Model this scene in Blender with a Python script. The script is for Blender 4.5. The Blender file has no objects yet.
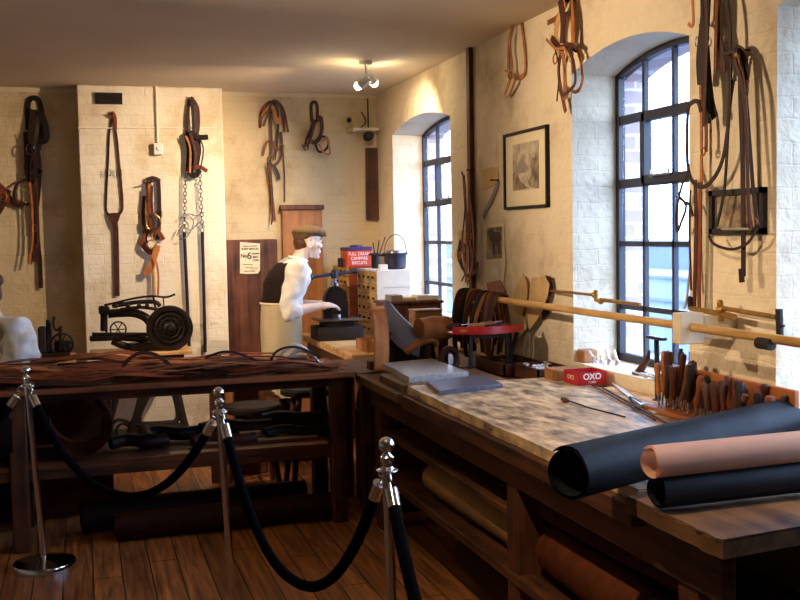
import bpy, bmesh, math, random
from mathutils import Vector, Matrix, Quaternion
random.seed(7)
C = bpy.context.scene.collection
PI = math.pi
# ------------------------------------------------------------------ camera
FPX, YAW, PITCH, ROLL, EYE = 1060.0, math.radians(16.7), math.radians(3.56), math.radians(1.03), 1.60
_F = Vector((math.sin(YAW)*math.cos(PITCH), math.cos(YAW)*math.cos(PITCH), -math.sin(PITCH)))
_R0 = Vector((math.cos(YAW), -math.sin(YAW), 0)); _U0 = _R0.cross(_F)
_R = _R0*math.cos(ROLL) - _U0*math.sin(ROLL); _U = _U0*math.cos(ROLL) + _R0*math.sin(ROLL)
CAMP = Vector((0, 0, EYE))
def at(px, py, X=None, Y=None, Z=None):
    """where the sight line through a pixel of the photo meets a real plane of the room"""
    d = _F + _R*((px-400)/FPX) + _U*((300-py)/FPX)
    if X is not None: t = X/d.x
    elif Y is not None: t = Y/d.y
    else: t = (Z-EYE)/d.z
    return CAMP + d*t
cd = bpy.data.cameras.new('camera'); cam = bpy.data.objects.new('camera', cd); C.objects.link(cam)
cam.matrix_world = Matrix(((_R.x, _U.x, -_F.x, CAMP.x), (_R.y, _U.y, -_F.y, CAMP.y), (_R.z, _U.z, -_F.z, CAMP.z), (0, 0, 0, 1)))
cd.sensor_width = 36; cd.lens = FPX/800*36; cd.clip_start = 0.02
bpy.context.scene.camera = cam
vs = bpy.context.scene.view_settings
vs.view_transform = 'Standard'; vs.look = 'None'; vs.gamma = 1; vs.use_curve_mapping = False; vs.exposure = 0.12
# ------------------------------------------------------------------ materials
def srgb(r, g, b):
    f = lambda c: (c/255/12.92) if c <= 10 else ((c/255+0.055)/1.055)**2.4
    return (f(r), f(g), f(b), 1)
def newmat(name):
    m = bpy.data.materials.new(name); m.use_nodes = True
    nt = m.node_tree; b = nt.nodes['Principled BSDF']
    return m, nt, b
def mat(name, col, rough=0.6, metal=0.0, var=0.25, scale=12, bump=0.15, bscale=60, spec=0.5, col2=None, stretch=None, coat=0, dist=0.002):
    """base colour broken up by noise, with a fine bump"""
    m, nt, b = newmat(name); N = nt.nodes; L = nt.links
    tc = N.new('ShaderNodeTexCoord'); mp = N.new('ShaderNodeMapping'); L.new(tc.outputs['Object'], mp.inputs[0])
    if stretch: mp.inputs['Scale'].default_value = stretch
    n = N.new('ShaderNodeTexNoise'); n.inputs['Scale'].default_value = scale; n.inputs['Detail'].default_value = 6; n.inputs['Roughness'].default_value = .6
    L.new(mp.outputs[0], n.inputs['Vector'])
    cr = N.new('ShaderNodeValToRGB'); cr.color_ramp.elements[0].position = .35; cr.color_ramp.elements[1].position = .65
    c = Vector(col[:3]); lo = c*(1-var); hi = c*(1+var*.6) if col2 is None else Vector(col2[:3])
    cr.color_ramp.elements[0].color = (*lo, 1); cr.color_ramp.elements[1].color = (*[min(1, v) for v in hi], 1)
    L.new(n.outputs['Fac'], cr.inputs[0]); L.new(cr.outputs[0], b.inputs['Base Color'])
    b.inputs['Roughness'].default_value = rough; b.inputs['Metallic'].default_value = metal
    b.inputs['Specular IOR Level'].default_value = spec
    if coat: b.inputs['Coat Weight'].default_value = coat; b.inputs['Coat Roughness'].default_value = .15
    if bump:
        n2 = N.new('ShaderNodeTexNoise'); n2.inputs['Scale'].default_value = bscale; n2.inputs['Detail'].default_value = 4
        L.new(mp.outputs[0], n2.inputs['Vector'])
        bp = N.new('ShaderNodeBump'); bp.inputs['Strength'].default_value = bump; bp.inputs['Distance'].default_value = dist
        L.new(n2.outputs['Fac'], bp.inputs['Height']); L.new(bp.outputs[0], b.inputs['Normal'])
    return m
def wood(name, dark, light, axis='x', scale=6, rough=.55, bump=.3, spec=.4):
    """long grain along an axis of the object"""
    st = {'x': (.12, 2.2, 2.2), 'y': (2.2, .12, 2.2), 'z': (2.2, 2.2, .12)}[axis]
    m, nt, b = newmat(name); N = nt.nodes; L = nt.links
    tc = N.new('ShaderNodeTexCoord'); mp = N.new('ShaderNodeMapping'); mp.inputs['Scale'].default_value = st
    L.new(tc.outputs['Object'], mp.inputs[0])
    n = N.new('ShaderNodeTexNoise'); n.inputs['Scale'].default_value = scale*2; n.inputs['Detail'].default_value = 8; n.inputs['Distortion'].default_value = .6
    L.new(mp.outputs[0], n.inputs['Vector'])
    n3 = N.new('ShaderNodeTexNoise'); n3.inputs['Scale'].default_value = 5; n3.inputs['Detail'].default_value = 5; L.new(tc.outputs['Object'], n3.inputs['Vector'])
    mx = N.new('ShaderNodeMath'); mx.operation = 'ADD'; L.new(n.outputs['Fac'], mx.inputs[0])
    m2 = N.new('ShaderNodeMath'); m2.operation = 'MULTIPLY'; m2.inputs[1].default_value = .7; L.new(n3.outputs['Fac'], m2.inputs[0]); L.new(m2.outputs[0], mx.inputs[1])
    cr = N.new('ShaderNodeValToRGB'); cr.color_ramp.elements[0].position = .62; cr.color_ramp.elements[1].position = 1.05
    cr.color_ramp.elements[0].color = dark; cr.color_ramp.elements[1].color = light
    L.new(mx.outputs[0], cr.inputs[0]); L.new(cr.outputs[0], b.inputs['Base Color'])
    b.inputs['Roughness'].default_value = rough; b.inputs['Specular IOR Level'].default_value = spec
    bp = N.new('ShaderNodeBump'); bp.inputs['Strength'].default_value = bump; bp.inputs['Distance'].default_value = .002
    L.new(n.outputs['Fac'], bp.inputs['Height']); L.new(bp.outputs[0], b.inputs['Normal'])
    return m
def emat(name, col, s):
    m, nt, b = newmat(name); b.inputs['Base Color'].default_value = (0, 0, 0, 1)
    b.inputs['Emission Color'].default_value = col; b.inputs['Emission Strength'].default_value = s
    return m
def brick_mat(name, col, mortar, uvmode='painted', bw=.225, bh=.075, bump=.5, stain=None, line=-.3):
    m, nt, b = newmat(name); N = nt.nodes; L = nt.links
    tc = N.new('ShaderNodeTexCoord'); sp = N.new('ShaderNodeSeparateXYZ'); L.new(tc.outputs['Object'], sp.inputs[0])
    ad = N.new('ShaderNodeMath'); ad.operation = 'ADD'; L.new(sp.outputs['X'], ad.inputs[0]); L.new(sp.outputs['Y'], ad.inputs[1])
    cb = N.new('ShaderNodeCombineXYZ'); L.new(ad.outputs[0], cb.inputs['X']); L.new(sp.outputs['Z'], cb.inputs['Y'])
    dn = N.new('ShaderNodeTexNoise'); dn.inputs['Scale'].default_value = 7; dn.inputs['Detail'].default_value = 3; L.new(tc.outputs['Object'], dn.inputs['Vector'])
    dm = N.new('ShaderNodeVectorMath'); dm.operation = 'MULTIPLY_ADD'; dm.inputs[1].default_value = (.03, .03, 0)
    L.new(dn.outputs['Color'], dm.inputs[0]); L.new(cb.outputs[0], dm.inputs[2])
    br = N.new('ShaderNodeTexBrick'); br.inputs['Scale'].default_value = 1; br.inputs['Brick Width'].default_value = bw; br.inputs['Row Height'].default_value = bh
    br.inputs['Mortar Size'].default_value = .006 if uvmode == 'painted' else .008; br.inputs['Mortar Smooth'].default_value = 1.0 if uvmode == 'painted' else .3
    L.new(dm.outputs[0], br.inputs['Vector'])
    n = N.new('ShaderNodeTexNoise'); n.inputs['Scale'].default_value = 2.2; n.inputs['Detail'].default_value = 9; n.inputs['Roughness'].default_value = .65
    L.new(tc.outputs['Object'], n.inputs['Vector'])
    c = Vector(col[:3])
    if uvmode == 'painted':
        cr = N.new('ShaderNodeValToRGB'); e = cr.color_ramp.elements
        e[0].position = .30; e[1].position = .60
        s = Vector(stain[:3]) if stain else c*.6
        e[0].color = (*s, 1); e[1].color = (*c, 1); x = e.new(.47); x.color = (*(c*.85+s*.15), 1)
        L.new(n.outputs['Fac'], cr.inputs[0])
        mx = N.new('ShaderNodeMixRGB'); mx.blend_type = 'MULTIPLY'; L.new(cr.outputs[0], mx.inputs[1])
        mx.inputs[2].default_value = (.80, .78, .74, 1)
        mf = N.new('ShaderNodeMath'); mf.operation = 'MULTIPLY'; mf.inputs[1].default_value = -line*.6; L.new(br.outputs['Fac'], mf.inputs[0]); L.new(mf.outputs[0], mx.inputs[0])
        L.new(mx.outputs[0], b.inputs['Base Color'])
    else:
        br.inputs['Color1'].default_value = (*c, 1); br.inputs['Color2'].default_value = (*(c*.6), 1); br.inputs['Mortar'].default_value = mortar
        L.new(br.outputs['Color'], b.inputs['Base Color'])
    n2 = N.new('ShaderNodeTexNoise'); n2.inputs['Scale'].default_value = 28; n2.inputs['Detail'].default_value = 6; L.new(tc.outputs['Object'], n2.inputs['Vector'])
    n4 = N.new('ShaderNodeTexNoise'); n4.inputs['Scale'].default_value = 6; n4.inputs['Detail'].default_value = 2; L.new(tc.outputs['Object'], n4.inputs['Vector'])
    h = N.new('ShaderNodeMath'); h.operation = 'MULTIPLY_ADD'; h.inputs[1].default_value = line; L.new(br.outputs['Fac'], h.inputs[0]); L.new(n2.outputs['Fac'], h.inputs[2])
    h2 = N.new('ShaderNodeMath'); h2.operation = 'MULTIPLY_ADD'; h2.inputs[1].default_value = 1.6; L.new(n4.outputs['Fac'], h2.inputs[0]); L.new(h.outputs[0], h2.inputs[2])
    bp = N.new('ShaderNodeBump'); bp.inputs['Strength'].default_value = bump; bp.inputs['Distance'].default_value = .012
    L.new(h2.outputs[0], bp.inputs['Height']); L.new(bp.outputs[0], b.inputs['Normal'])
    b.inputs['Roughness'].default_value = .75; b.inputs['Specular IOR Level'].default_value = .25
    return m
def plank_floor(name):
    m, nt, b = newmat(name); N = nt.nodes; L = nt.links
    tc = N.new('ShaderNodeTexCoord'); sp = N.new('ShaderNodeSeparateXYZ'); L.new(tc.outputs['Object'], sp.inputs[0])
    dv = N.new('ShaderNodeMath'); dv.operation = 'DIVIDE'; dv.inputs[1].default_value = .135; L.new(sp.outputs['X'], dv.inputs[0])
    fl = N.new('ShaderNodeMath'); fl.operation = 'FLOOR'; L.new(dv.outputs[0], fl.inputs[0])
    fr = N.new('ShaderNodeMath'); fr.operation = 'FRACT'; L.new(dv.outputs[0], fr.inputs[0])
    wn = N.new('ShaderNodeTexWhiteNoise'); wn.noise_dimensions = '1D'; L.new(fl.outputs[0], wn.inputs['W'])
    sh = N.new('ShaderNodeMath'); sh.operation = 'MULTIPLY_ADD'; sh.inputs[1].default_value = 7; L.new(wn.outputs['Value'], sh.inputs[0]); L.new(sp.outputs['Y'], sh.inputs[2])
    # board ends
    dy = N.new('ShaderNodeMath'); dy.operation = 'DIVIDE'; dy.inputs[1].default_value = 2.3; L.new(sh.outputs[0], dy.inputs[0])
    fy = N.new('ShaderNodeMath'); fy.operation = 'FRACT'; L.new(dy.outputs[0], fy.inputs[0])
    gy = N.new('ShaderNodeMath'); gy.operation = 'LESS_THAN'; gy.inputs[1].default_value = .003; L.new(fy.outputs[0], gy.inputs[0])
    gx = N.new('ShaderNodeMath'); gx.operation = 'LESS_THAN'; gx.inputs[1].default_value = .045; L.new(fr.outputs[0], gx.inputs[0])
    gap = N.new('ShaderNodeMath'); gap.operation = 'MAXIMUM'; L.new(gx.outputs[0], gap.inputs[0]); L.new(gy.outputs[0], gap.inputs[1])
    cb = N.new('ShaderNodeCombineXYZ'); L.new(sp.outputs['X'], cb.inputs['X']); L.new(sh.outputs[0], cb.inputs['Y'])
    mp = N.new('ShaderNodeMapping'); mp.inputs['Scale'].default_value = (18, 1.2, 1); L.new(cb.outputs[0], mp.inputs[0])
    n = N.new('ShaderNodeTexNoise'); n.inputs['Scale'].default_value = 2; n.inputs['Detail'].default_value = 8; n.inputs['Distortion'].default_value = .4; L.new(mp.outputs[0], n.inputs['Vector'])
    cr = N.new('ShaderNodeValToRGB'); e = cr.color_ramp.elements; e[0].position = .3; e[1].position = .72
    e[0].color = srgb(112, 62, 34); e[1].color = srgb(206, 138, 82); L.new(n.outputs['Fac'], cr.inputs[0])
    hs = N.new('ShaderNodeHueSaturation'); L.new(cr.outputs[0], hs.inputs['Color'])
    vv = N.new('ShaderNodeMath'); vv.operation = 'MULTIPLY_ADD'; vv.inputs[1].default_value = .5; vv.inputs[2].default_value = .75; L.new(wn.outputs['Value'], vv.inputs[0]); L.new(vv.outputs[0], hs.inputs['Value'])
    mx = N.new('ShaderNodeMixRGB'); mx.inputs[2].default_value = (.012, .006, .004, 1); L.new(gap.outputs[0], mx.inputs[0]); L.new(hs.outputs[0], mx.inputs[1])
    L.new(mx.outputs[0], b.inputs['Base Color']); b.inputs['Roughness'].default_value = .42; b.inputs['Specular IOR Level'].default_value = .35
    hh = N.new('ShaderNodeMath'); hh.operation = 'SUBTRACT'; L.new(n.outputs['Fac'], hh.inputs[0]); L.new(gap.outputs[0], hh.inputs[1])
    bp = N.new('ShaderNodeBump'); bp.inputs['Strength'].default_value = .4; bp.inputs['Distance'].default_value = .003; L.new(hh.outputs[0], bp.inputs['Height']); L.new(bp.outputs[0], b.inputs['Normal'])
    return m
M = {}
M['paint_brick'] = brick_mat('white_painted_brick', srgb(206, 186, 148), None, stain=srgb(170, 148, 112), bump=.45)
M['paint_rough'] = brick_mat('rough_cream_painted_brick', srgb(230, 214, 184), None, stain=srgb(190, 168, 136), bump=.75, bw=.23, bh=.08, line=-.14)
M['breast'] = brick_mat('white_chimney_brick', srgb(236, 226, 204), None, stain=srgb(206, 186, 152), bump=.4)
M['brick_out'] = brick_mat('outside_brick', srgb(206, 178, 172), srgb(216, 208, 202), uvmode='bare', bump=.3)
M['ceil'] = mat('ceiling_paint', srgb(214, 196, 166), rough=.85, var=.06, scale=1.5, bump=.2, bscale=90, spec=.1)
M['floor'] = plank_floor('floor_boards')
M['iron'] = mat('black_iron', srgb(42, 31, 27), rough=.45, metal=.6, var=.4, scale=20)
M['ironmatt'] = mat('black_cast_iron', srgb(34, 26, 24), rough=.7, metal=.2, var=.4, scale=20)
M['frame_paint'] = mat('dark_window_paint', srgb(30, 30, 44), rough=.5, var=.2, scale=15)
M['oldwood'] = wood('dark_old_timber', srgb(38, 20, 12), srgb(96, 56, 30), 'y')
M['oldwood_x'] = wood('dark_old_timber_x', srgb(40, 20, 12), srgb(104, 58, 30), 'x')
M['oldwood_z'] = wood('dark_old_timber_z', srgb(38, 20, 12), srgb(96, 54, 30), 'z')
M['redwood_z'] = wood('red_brown_timber', srgb(44, 22, 18), srgb(112, 66, 46), 'z', scale=5)
M['paleply'] = wood('tan_board', srgb(120, 74, 40), srgb(176, 118, 70), 'z', scale=3)
M['lightwood'] = wood('pale_wood', srgb(150, 104, 58), srgb(220, 176, 118), 'x', scale=5)
M['pole'] = wood('yellow_pole_wood', srgb(150, 110, 58), srgb(206, 164, 100), 'y', scale=5)
M['block'] = mat('cream_block', srgb(206, 192, 164), rough=.7, var=.1)
M['chrome'] = mat('chrome', srgb(214, 214, 220), rough=.12, metal=1, var=.03, bump=0)
M['steel'] = mat('steel', srgb(150, 152, 160), rough=.3, metal=1, var=.2, scale=30)
M['bright_steel'] = mat('bright_steel', srgb(226, 228, 234), rough=.4, metal=.55, var=.12, scale=30)
M['brass'] = mat('dull_brass', srgb(170, 130, 66), rough=.42, metal=.8, var=.25, scale=30)
M['velvet'] = mat('black_velvet_rope', srgb(11, 11, 15), rough=.95, var=.3, scale=60, bump=.8, bscale=200, spec=.05)
LEA = {'tan': (176, 108, 54), 'pale': (206, 158, 98), 'chest': (122, 62, 32), 'brown': (74, 34, 20), 'dark': (42, 20, 14), 'black': (24, 14, 13), 'red': (130, 58, 30), 'grey': (84, 80, 84)}
for k, c in LEA.items():
    M['l_'+k] = mat('leather_'+k, srgb(*c), rough=.55, var=.35, scale=14, bump=.25, bscale=120, spec=.3)
# ------------------------------------------------------------------ mesh helpers
class MB:
    def __init__(s): s.bm = bmesh.new()
    def _xf(s, vs, mtx):
        if mtx is not None: bmesh.ops.transform(s.bm, matrix=mtx, verts=vs)
        return s
    def box(s, a, b, bev=0, mtx=None, seg=1):
        a, b = Vector(a), Vector(b)
        r = bmesh.ops.create_cube(s.bm, size=1); vs_ = r['verts']
        sz = Vector([max(1e-4, abs(b[i]-a[i])) for i in range(3)]); ce = (a+b)/2
        for v in vs_: v.co = Vector((v.co.x*sz.x, v.co.y*sz.y, v.co.z*sz.z)) + ce
        if bev:
            es = list({e for v in vs_ for e in v.link_edges})
            rr = bmesh.ops.bevel(s.bm, geom=es, offset=min(bev, min(sz)*.45), segments=seg, affect='EDGES', profile=.6)
            vs_ = list({v for f in rr['faces'] for v in f.verts} | {v for v in vs_ if v.is_valid})
        return s._xf(vs_, mtx)
    def obox(s, c, size, rot=(0, 0, 0), bev=0):
        """box centred at c turned by rot"""
        from mathutils import Euler
        m = Matrix.Translation(Vector(c)) @ Euler(rot).to_matrix().to_4x4()
        h = Vector(size)/2
        return s.box(-h, h, bev, m)
    def tube(s, pts, r, seg=8, cap=True, closed=False):
        """round tube along points; r a number or one per point"""
        pts = [Vector(p) for p in pts]; n = len(pts)
        rs = r if isinstance(r, (list, tuple)) else [r]*n
        rings = []; prev = None
        for i, p in enumerate(pts):
            if closed: t = (pts[(i+1) % n]-pts[i-1])
            else: t = (pts[min(i+1, n-1)]-pts[max(i-1, 0)])
            t = t.normalized() if t.length > 1e-9 else Vector((0, 0, 1))
            if prev is None:
                a = Vector((0, 0, 1)) if abs(t.z) < .9 else Vector((1, 0, 0)); nrm = (a - t*a.dot(t)).normalized()
            else:
                nrm = prev - t*prev.dot(t); nrm = nrm.normalized() if nrm.length > 1e-6 else t.orthogonal().normalized()
            prev = nrm; bn = t.cross(nrm)
            rings.append([s.bm.verts.new(p + (nrm*math.cos(2*PI*k/seg)+bn*math.sin(2*PI*k/seg))*rs[i]) for k in range(seg)])
        m = n if closed else n-1
        for i in range(m):
            A, B = rings[i], rings[(i+1) % n]
            for k in range(seg): s.bm.faces.new((A[k], A[(k+1) % seg], B[(k+1) % seg], B[k]))
        if cap and not closed:
            s.bm.faces.new(rings[0][::-1]); s.bm.faces.new(rings[-1])
        return s
    def cyl(s, a, b, r, r2=None, seg=16): return s.tube([a, b], [r, r if r2 is None else r2], seg)
    def ring(s, c, R, r, nrm=(0, 0, 1), seg=24, sx=1, sy=1, ts=8):
        q = Vector(nrm).normalized().to_track_quat('Z', 'Y'); c = Vector(c)
        return s.tube([c + q @ Vector((R*sx*math.cos(2*PI*i/seg), R*sy*math.sin(2*PI*i/seg), 0)) for i in range(seg)], r, ts, closed=True)
    def lathe(s, prof, c=(0, 0, 0), axis=(0, 0, 1), seg=24, cap=True):
        q = Vector(axis).normalized().to_track_quat('Z', 'Y'); c = Vector(c); rings = []
        for (r, z) in prof:
            rings.append([s.bm.verts.new(c + q @ Vector((max(r, 1e-5)*math.cos(2*PI*k/seg), max(r, 1e-5)*math.sin(2*PI*k/seg), z))) for k in range(seg)])
        for i in range(len(rings)-1):
            A, B = rings[i], rings[i+1]
            for k in range(seg): s.bm.faces.new((A[k], A[(k+1) % seg], B[(k+1) % seg], B[k]))
        if cap:
            s.bm.faces.new(rings[0][::-1]); s.bm.faces.new(rings[-1])
        return s
    def ball(s, c, r, seg=16, sc=(1, 1, 1)):
        rr = bmesh.ops.create_uvsphere(s.bm, u_segments=seg, v_segments=seg//2+2, radius=r)
        for v in rr['verts']: v.co = Vector((v.co.x*sc[0], v.co.y*sc[1], v.co.z*sc[2]))+Vector(c)
        return s
    def strap(s, pts, w, th=.003, side=None, sm=True):
        """flat leather strap: width w (number or list) along 'side', swept through pts"""
        pts = [Vector(p) for p in pts]
        if sm: pts, w = smooth(pts, w)
        n = len(pts); ws = w if isinstance(w, (list, tuple)) else [w]*n
        rings = []; prev = None
        for i, p in enumerate(pts):
            t = (pts[min(i+1, n-1)]-pts[max(i-1, 0)]); t = t.normalized() if t.length > 1e-9 else Vector((0, 0, 1))
            if side is not None:
                # strap lies against a surface whose normal is 'side'
                nn = Vector(side); nn = nn - t*nn.dot(t)
                nn = nn.normalized() if nn.length > 1e-4 else (prev or t.orthogonal().normalized())
            else:
                nn = prev if prev is not None else t.orthogonal().normalized(); nn = (nn - t*nn.dot(t)).normalized()
            prev = nn; b = t.cross(nn); W = ws[i]/2; h = th/2
            rings.append([s.bm.verts.new(p+b*x*W+nn*y*h) for x, y in ((-1, -1), (1, -1), (1, 1), (-1, 1))])
        for i in range(n-1):
            A, B = rings[i], rings[i+1]
            for k in range(4): s.bm.faces.new((A[k], A[(k+1) % 4], B[(k+1) % 4], B[k]))
        s.bm.faces.new(rings[0][::-1]); s.bm.faces.new(rings[-1])
        return s
    def prism(s, poly, a, b, plane='xz'):
        """polygon (2d) extruded between a and b along the missing axis"""
        def P(u, v, w): return {'xz': (u, w, v), 'yz': (w, u, v), 'xy': (u, v, w)}[plane]
        A = [s.bm.verts.new(P(u, v, a)) for u, v in poly]; B = [s.bm.verts.new(P(u, v, b)) for u, v in poly]
        n = len(poly)
        s.bm.faces.new(A); s.bm.faces.new(B[::-1])
        for i in range(n): s.bm.faces.new((A[i], B[i], B[(i+1) % n], A[(i+1) % n]))
        return s
    def move(s, mtx):
        bmesh.ops.transform(s.bm, matrix=mtx, verts=s.bm.verts); return s
    def build(s, name, m, parent=None, smooth_=True, org=None, ang=35):
        bmesh.ops.recalc_face_normals(s.bm, faces=s.bm.faces)
        if org is None and parent is None and len(s.bm.verts):
            xs = [v.co for v in s.bm.verts]
            org = Vector(((min(v.x for v in xs)+max(v.x for v in xs))/2, (min(v.y for v in xs)+max(v.y for v in xs))/2, min(v.z for v in xs)))
        if org is None: org = parent.get('_o', (0, 0, 0)) if parent else (0, 0, 0)
        org = Vector(org)
        if parent is None: bmesh.ops.translate(s.bm, verts=s.bm.verts, vec=-org)
        else:
            base = Vector((0, 0, 0)); p = parent
            while p is not None: base += p.location; p = p.parent
            bmesh.ops.translate(s.bm, verts=s.bm.verts, vec=-base)
        me = bpy.data.meshes.new(name); s.bm.to_mesh(me); s.bm.free()
        if smooth_:
            me.polygons.foreach_set('use_smooth', [True]*len(me.polygons))
            try: me.set_sharp_from_angle(angle=math.radians(ang))
            except Exception: pass
        if isinstance(m, str): m = M[m]
        me.materials.append(m)
        o = bpy.data.objects.new(name, me); C.objects.link(o)
        if parent is None: o.location = org
        else: o.parent = parent
        return o
def smooth(pts, w=None, k=5):
    """catmull-rom resample"""
    pts = [Vector(p) for p in pts]; n = len(pts)
    if n < 3: return (pts, w)
    out = []; ow = []
    lw = w if isinstance(w, (list, tuple)) else None
    for i in range(n-1):
        p0, p1, p2, p3 = pts[max(i-1, 0)], pts[i], pts[i+1], pts[min(i+2, n-1)]
        for j in range(k):
            t = j/k
            out.append(.5*((2*p1)+(-p0+p2)*t+(2*p0-5*p1+4*p2-p3)*t*t+(-p0+3*p1-3*p2+p3)*t**3))
            if lw: ow.append(lw[i]*(1-t)+lw[i+1]*t)
    out.append(pts[-1])
    if lw: ow.append(lw[-1])
    return out, (ow if lw else w)
def empty(name, loc, label=None, cat=None, group=None):
    o = bpy.data.objects.new(name, None); C.objects.link(o); o.location = Vector(loc); o.empty_display_size = .05
    if label: tag(o, label, cat, group)
    return o
def tag(o, label=None, cat=None, group=None, kind=None):
    if label: o['label'] = label
    if cat: o['category'] = cat
    if group: o['group'] = group
    if kind: o['kind'] = kind
    return o
def struct(o): o['kind'] = 'structure'; return o
def kids(o): return [c for c in bpy.data.objects if c.parent == o]
def copy_tree(o, parent=None):
    c = o.copy(); C.objects.link(c); c.parent = parent
    for ch in kids(o): copy_tree(ch, c)
    return c
def buckle(mb, c, w=.03, h=.035, r=.0028, nrm=(0, -1, 0), up=(0, 0, 1)):
    c = Vector(c); n = Vector(nrm).normalized(); u = Vector(up).normalized(); s_ = n.cross(u)
    pts = [c+s_*x*w/2+u*y*h/2 for x, y in ((-1, -1), (1, -1), (1, 1), (-1, 1))]
    mb.tube(pts, r, 6, closed=True); mb.cyl(c-u*h/2, c+u*h/2+n*.002, r*.8, seg=6)
def text_mesh(s, size, depth=.0008, font_w=None):
    cu = bpy.data.curves.new('lettering', 'FONT'); cu.body = s; cu.size = size; cu.extrude = depth; cu.align_x = 'CENTER'; cu.align_y = 'CENTER'
    if font_w: cu.offset = font_w
    o = bpy.data.objects.new('tmp', cu); C.objects.link(o)
    dg = bpy.context.evaluated_depsgraph_get(); me = bpy.data.meshes.new_from_object(o.evaluated_get(dg)); bpy.data.objects.remove(o)
    return me
def lettering(name, s, size, c, xdir, zdir, m, parent, sx=1.0, w=None, depth=.0006):
    """real raised lettering centred at c; xdir = reading direction, zdir = up"""
    me = text_mesh(s, size, depth, w); x = Vector(xdir).normalized(); z = Vector(zdir).normalized(); y = z.cross(x)  # normal = x cross z reversed
    n = x.cross(z)
    mt = Matrix(((x.x*sx, z.x, n.x, 0), (x.y*sx, z.y, n.y, 0), (x.z*sx, z.z, n.z, 0), (0, 0, 0, 1)))
    base = Vector((0, 0, 0)); p = parent
    while p is not None: base += p.location; p = p.parent
    me.transform(Matrix.Translation(Vector(c)-base) @ mt)
    me.materials.clear(); me.materials.append(M[m] if isinstance(m, str) else m)
    o = bpy.data.objects.new(name, me); C.objects.link(o); o.parent = parent
    return o
# ================================================================== the room
BX0, BX1 = at(80.5, 200, Y=8.37).x, at(225, 200, Y=8.37).x
XL, XR, YB, YF, ZC = -3.2, 2.4, 8.6, -1.8, 2.76
WT = .25                 # inner leaf thickness up to the window frame
def subdiv_face_wall(mb): pass
b = MB(); b.box((XL-.2, YF-.2, -.1), (XR+.6, YB+.3, 0)); struct(b.build('floor', 'floor', org=(0, 0, 0), smooth_=False))
b = MB(); b.box((XL-.2, YF-.2, ZC), (XR+.6, YB+.3, ZC+.1)); struct(b.build('ceiling', 'ceil', org=(0, 0, 0), smooth_=False))
b = MB(); b.box((XL-.2, YB, 0), (XR+.6, YB+.2, ZC)); wall_back = struct(b.build('wall_back', 'paint_brick', org=(0, 0, 0), smooth_=False))
b = MB(); b.box((XL-.2, YF, 0), (XL, YB, ZC)); struct(b.build('wall_left', 'paint_brick', org=(0, 0, 0), smooth_=False))
b = MB(); b.box((XL-.2, YF-.2, 0), (XR+.6, YF, ZC)); struct(b.build('wall_front', 'paint_brick', org=(0, 0, 0), smooth_=False))
b = MB(); b.box((BX0, YB-.23, 0), (BX1, YB, ZC), bev=.008); struct(b.build('wall_chimney_breast', 'breast', org=(0, 0, 0), smooth_=False))
b = MB(); b.box((XL, YB-.012, ZC-.035), (BX0, YB, ZC)); b.box((BX1, YB-.012, ZC-.03), (XR, YB, ZC)); struct(b.build('trim_1', 'ceil', org=(0, 0, 0), smooth_=False))
WINS = [(6.76, 8.13, 0.93), (3.84, 4.92, 0.93), (1.9, 3.27, 0.93)]   # y0, y1, sill height
SPR, RISE = 2.385, .085
def arch(y0, y1, z0, rise, n=16):
    """points of a segmental arch from y0 to y1"""
    h = (y1-y0)/2; R = (h*h+rise*rise)/(2*rise); cy = (y0+y1)/2; cz = z0+rise-R
    a = math.asin(h/R)
    return [(cy+R*math.sin(-a+2*a*i/n), cz+R*math.cos(-a+2*a*i/n)) for i in range(n+1)]
def pierced(x0, x1, name, m, ztop, zbot, grow=0):
    """wall with three arched openings, one closed mesh column by column; gentle unevenness on the room side"""
    mb = MB(); ys = [YF-.2]
    segs = []
    cur = YF-.2
    for (a, c, s) in sorted(WINS):
        mb.prism([(cur, zbot), (a-grow, zbot), (a-grow, ztop), (cur, ztop)], x0, x1, 'yz')
        mb.prism([(a-grow, zbot), (c+grow, zbot), (c+grow, s-grow), (a-grow, s-grow)], x0, x1, 'yz')
        ar = arch(a-grow, c+grow, SPR+grow, RISE)
        for (p, q) in zip(ar[:-1], ar[1:]):
            mb.prism([(p[0], p[1]), (q[0], q[1]), (q[0], ztop), (p[0], ztop)], x0, x1, 'yz')
        cur = c+grow
    mb.prism([(cur, zbot), (YB+.3, zbot), (YB+.3, ztop), (cur, ztop)], x0, x1, 'yz')
    bmesh.ops.remove_doubles(mb.bm, verts=mb.bm.verts, dist=1e-5)
    seen = {}; kill = []
    for f in mb.bm.faces:
        k = tuple(sorted(v.index for v in f.verts)) if False else frozenset(f.verts)
        if k in seen: kill += [f, seen[k]]
        else: seen[k] = f
    bmesh.ops.delete(mb.bm, geom=list(set(kill)), context='FACES')
    return struct(mb.build(name, m, org=(0, 0, 0), smooth_=False))
pierced(XR, XR+WT+.03, 'wall_right', 'paint_rough', ZC, 0)
pierced(XR+WT+.03, XR+WT+.15, 'wall_right_outside', 'brick_out', 3.6, -1.5, grow=-.03)
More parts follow.
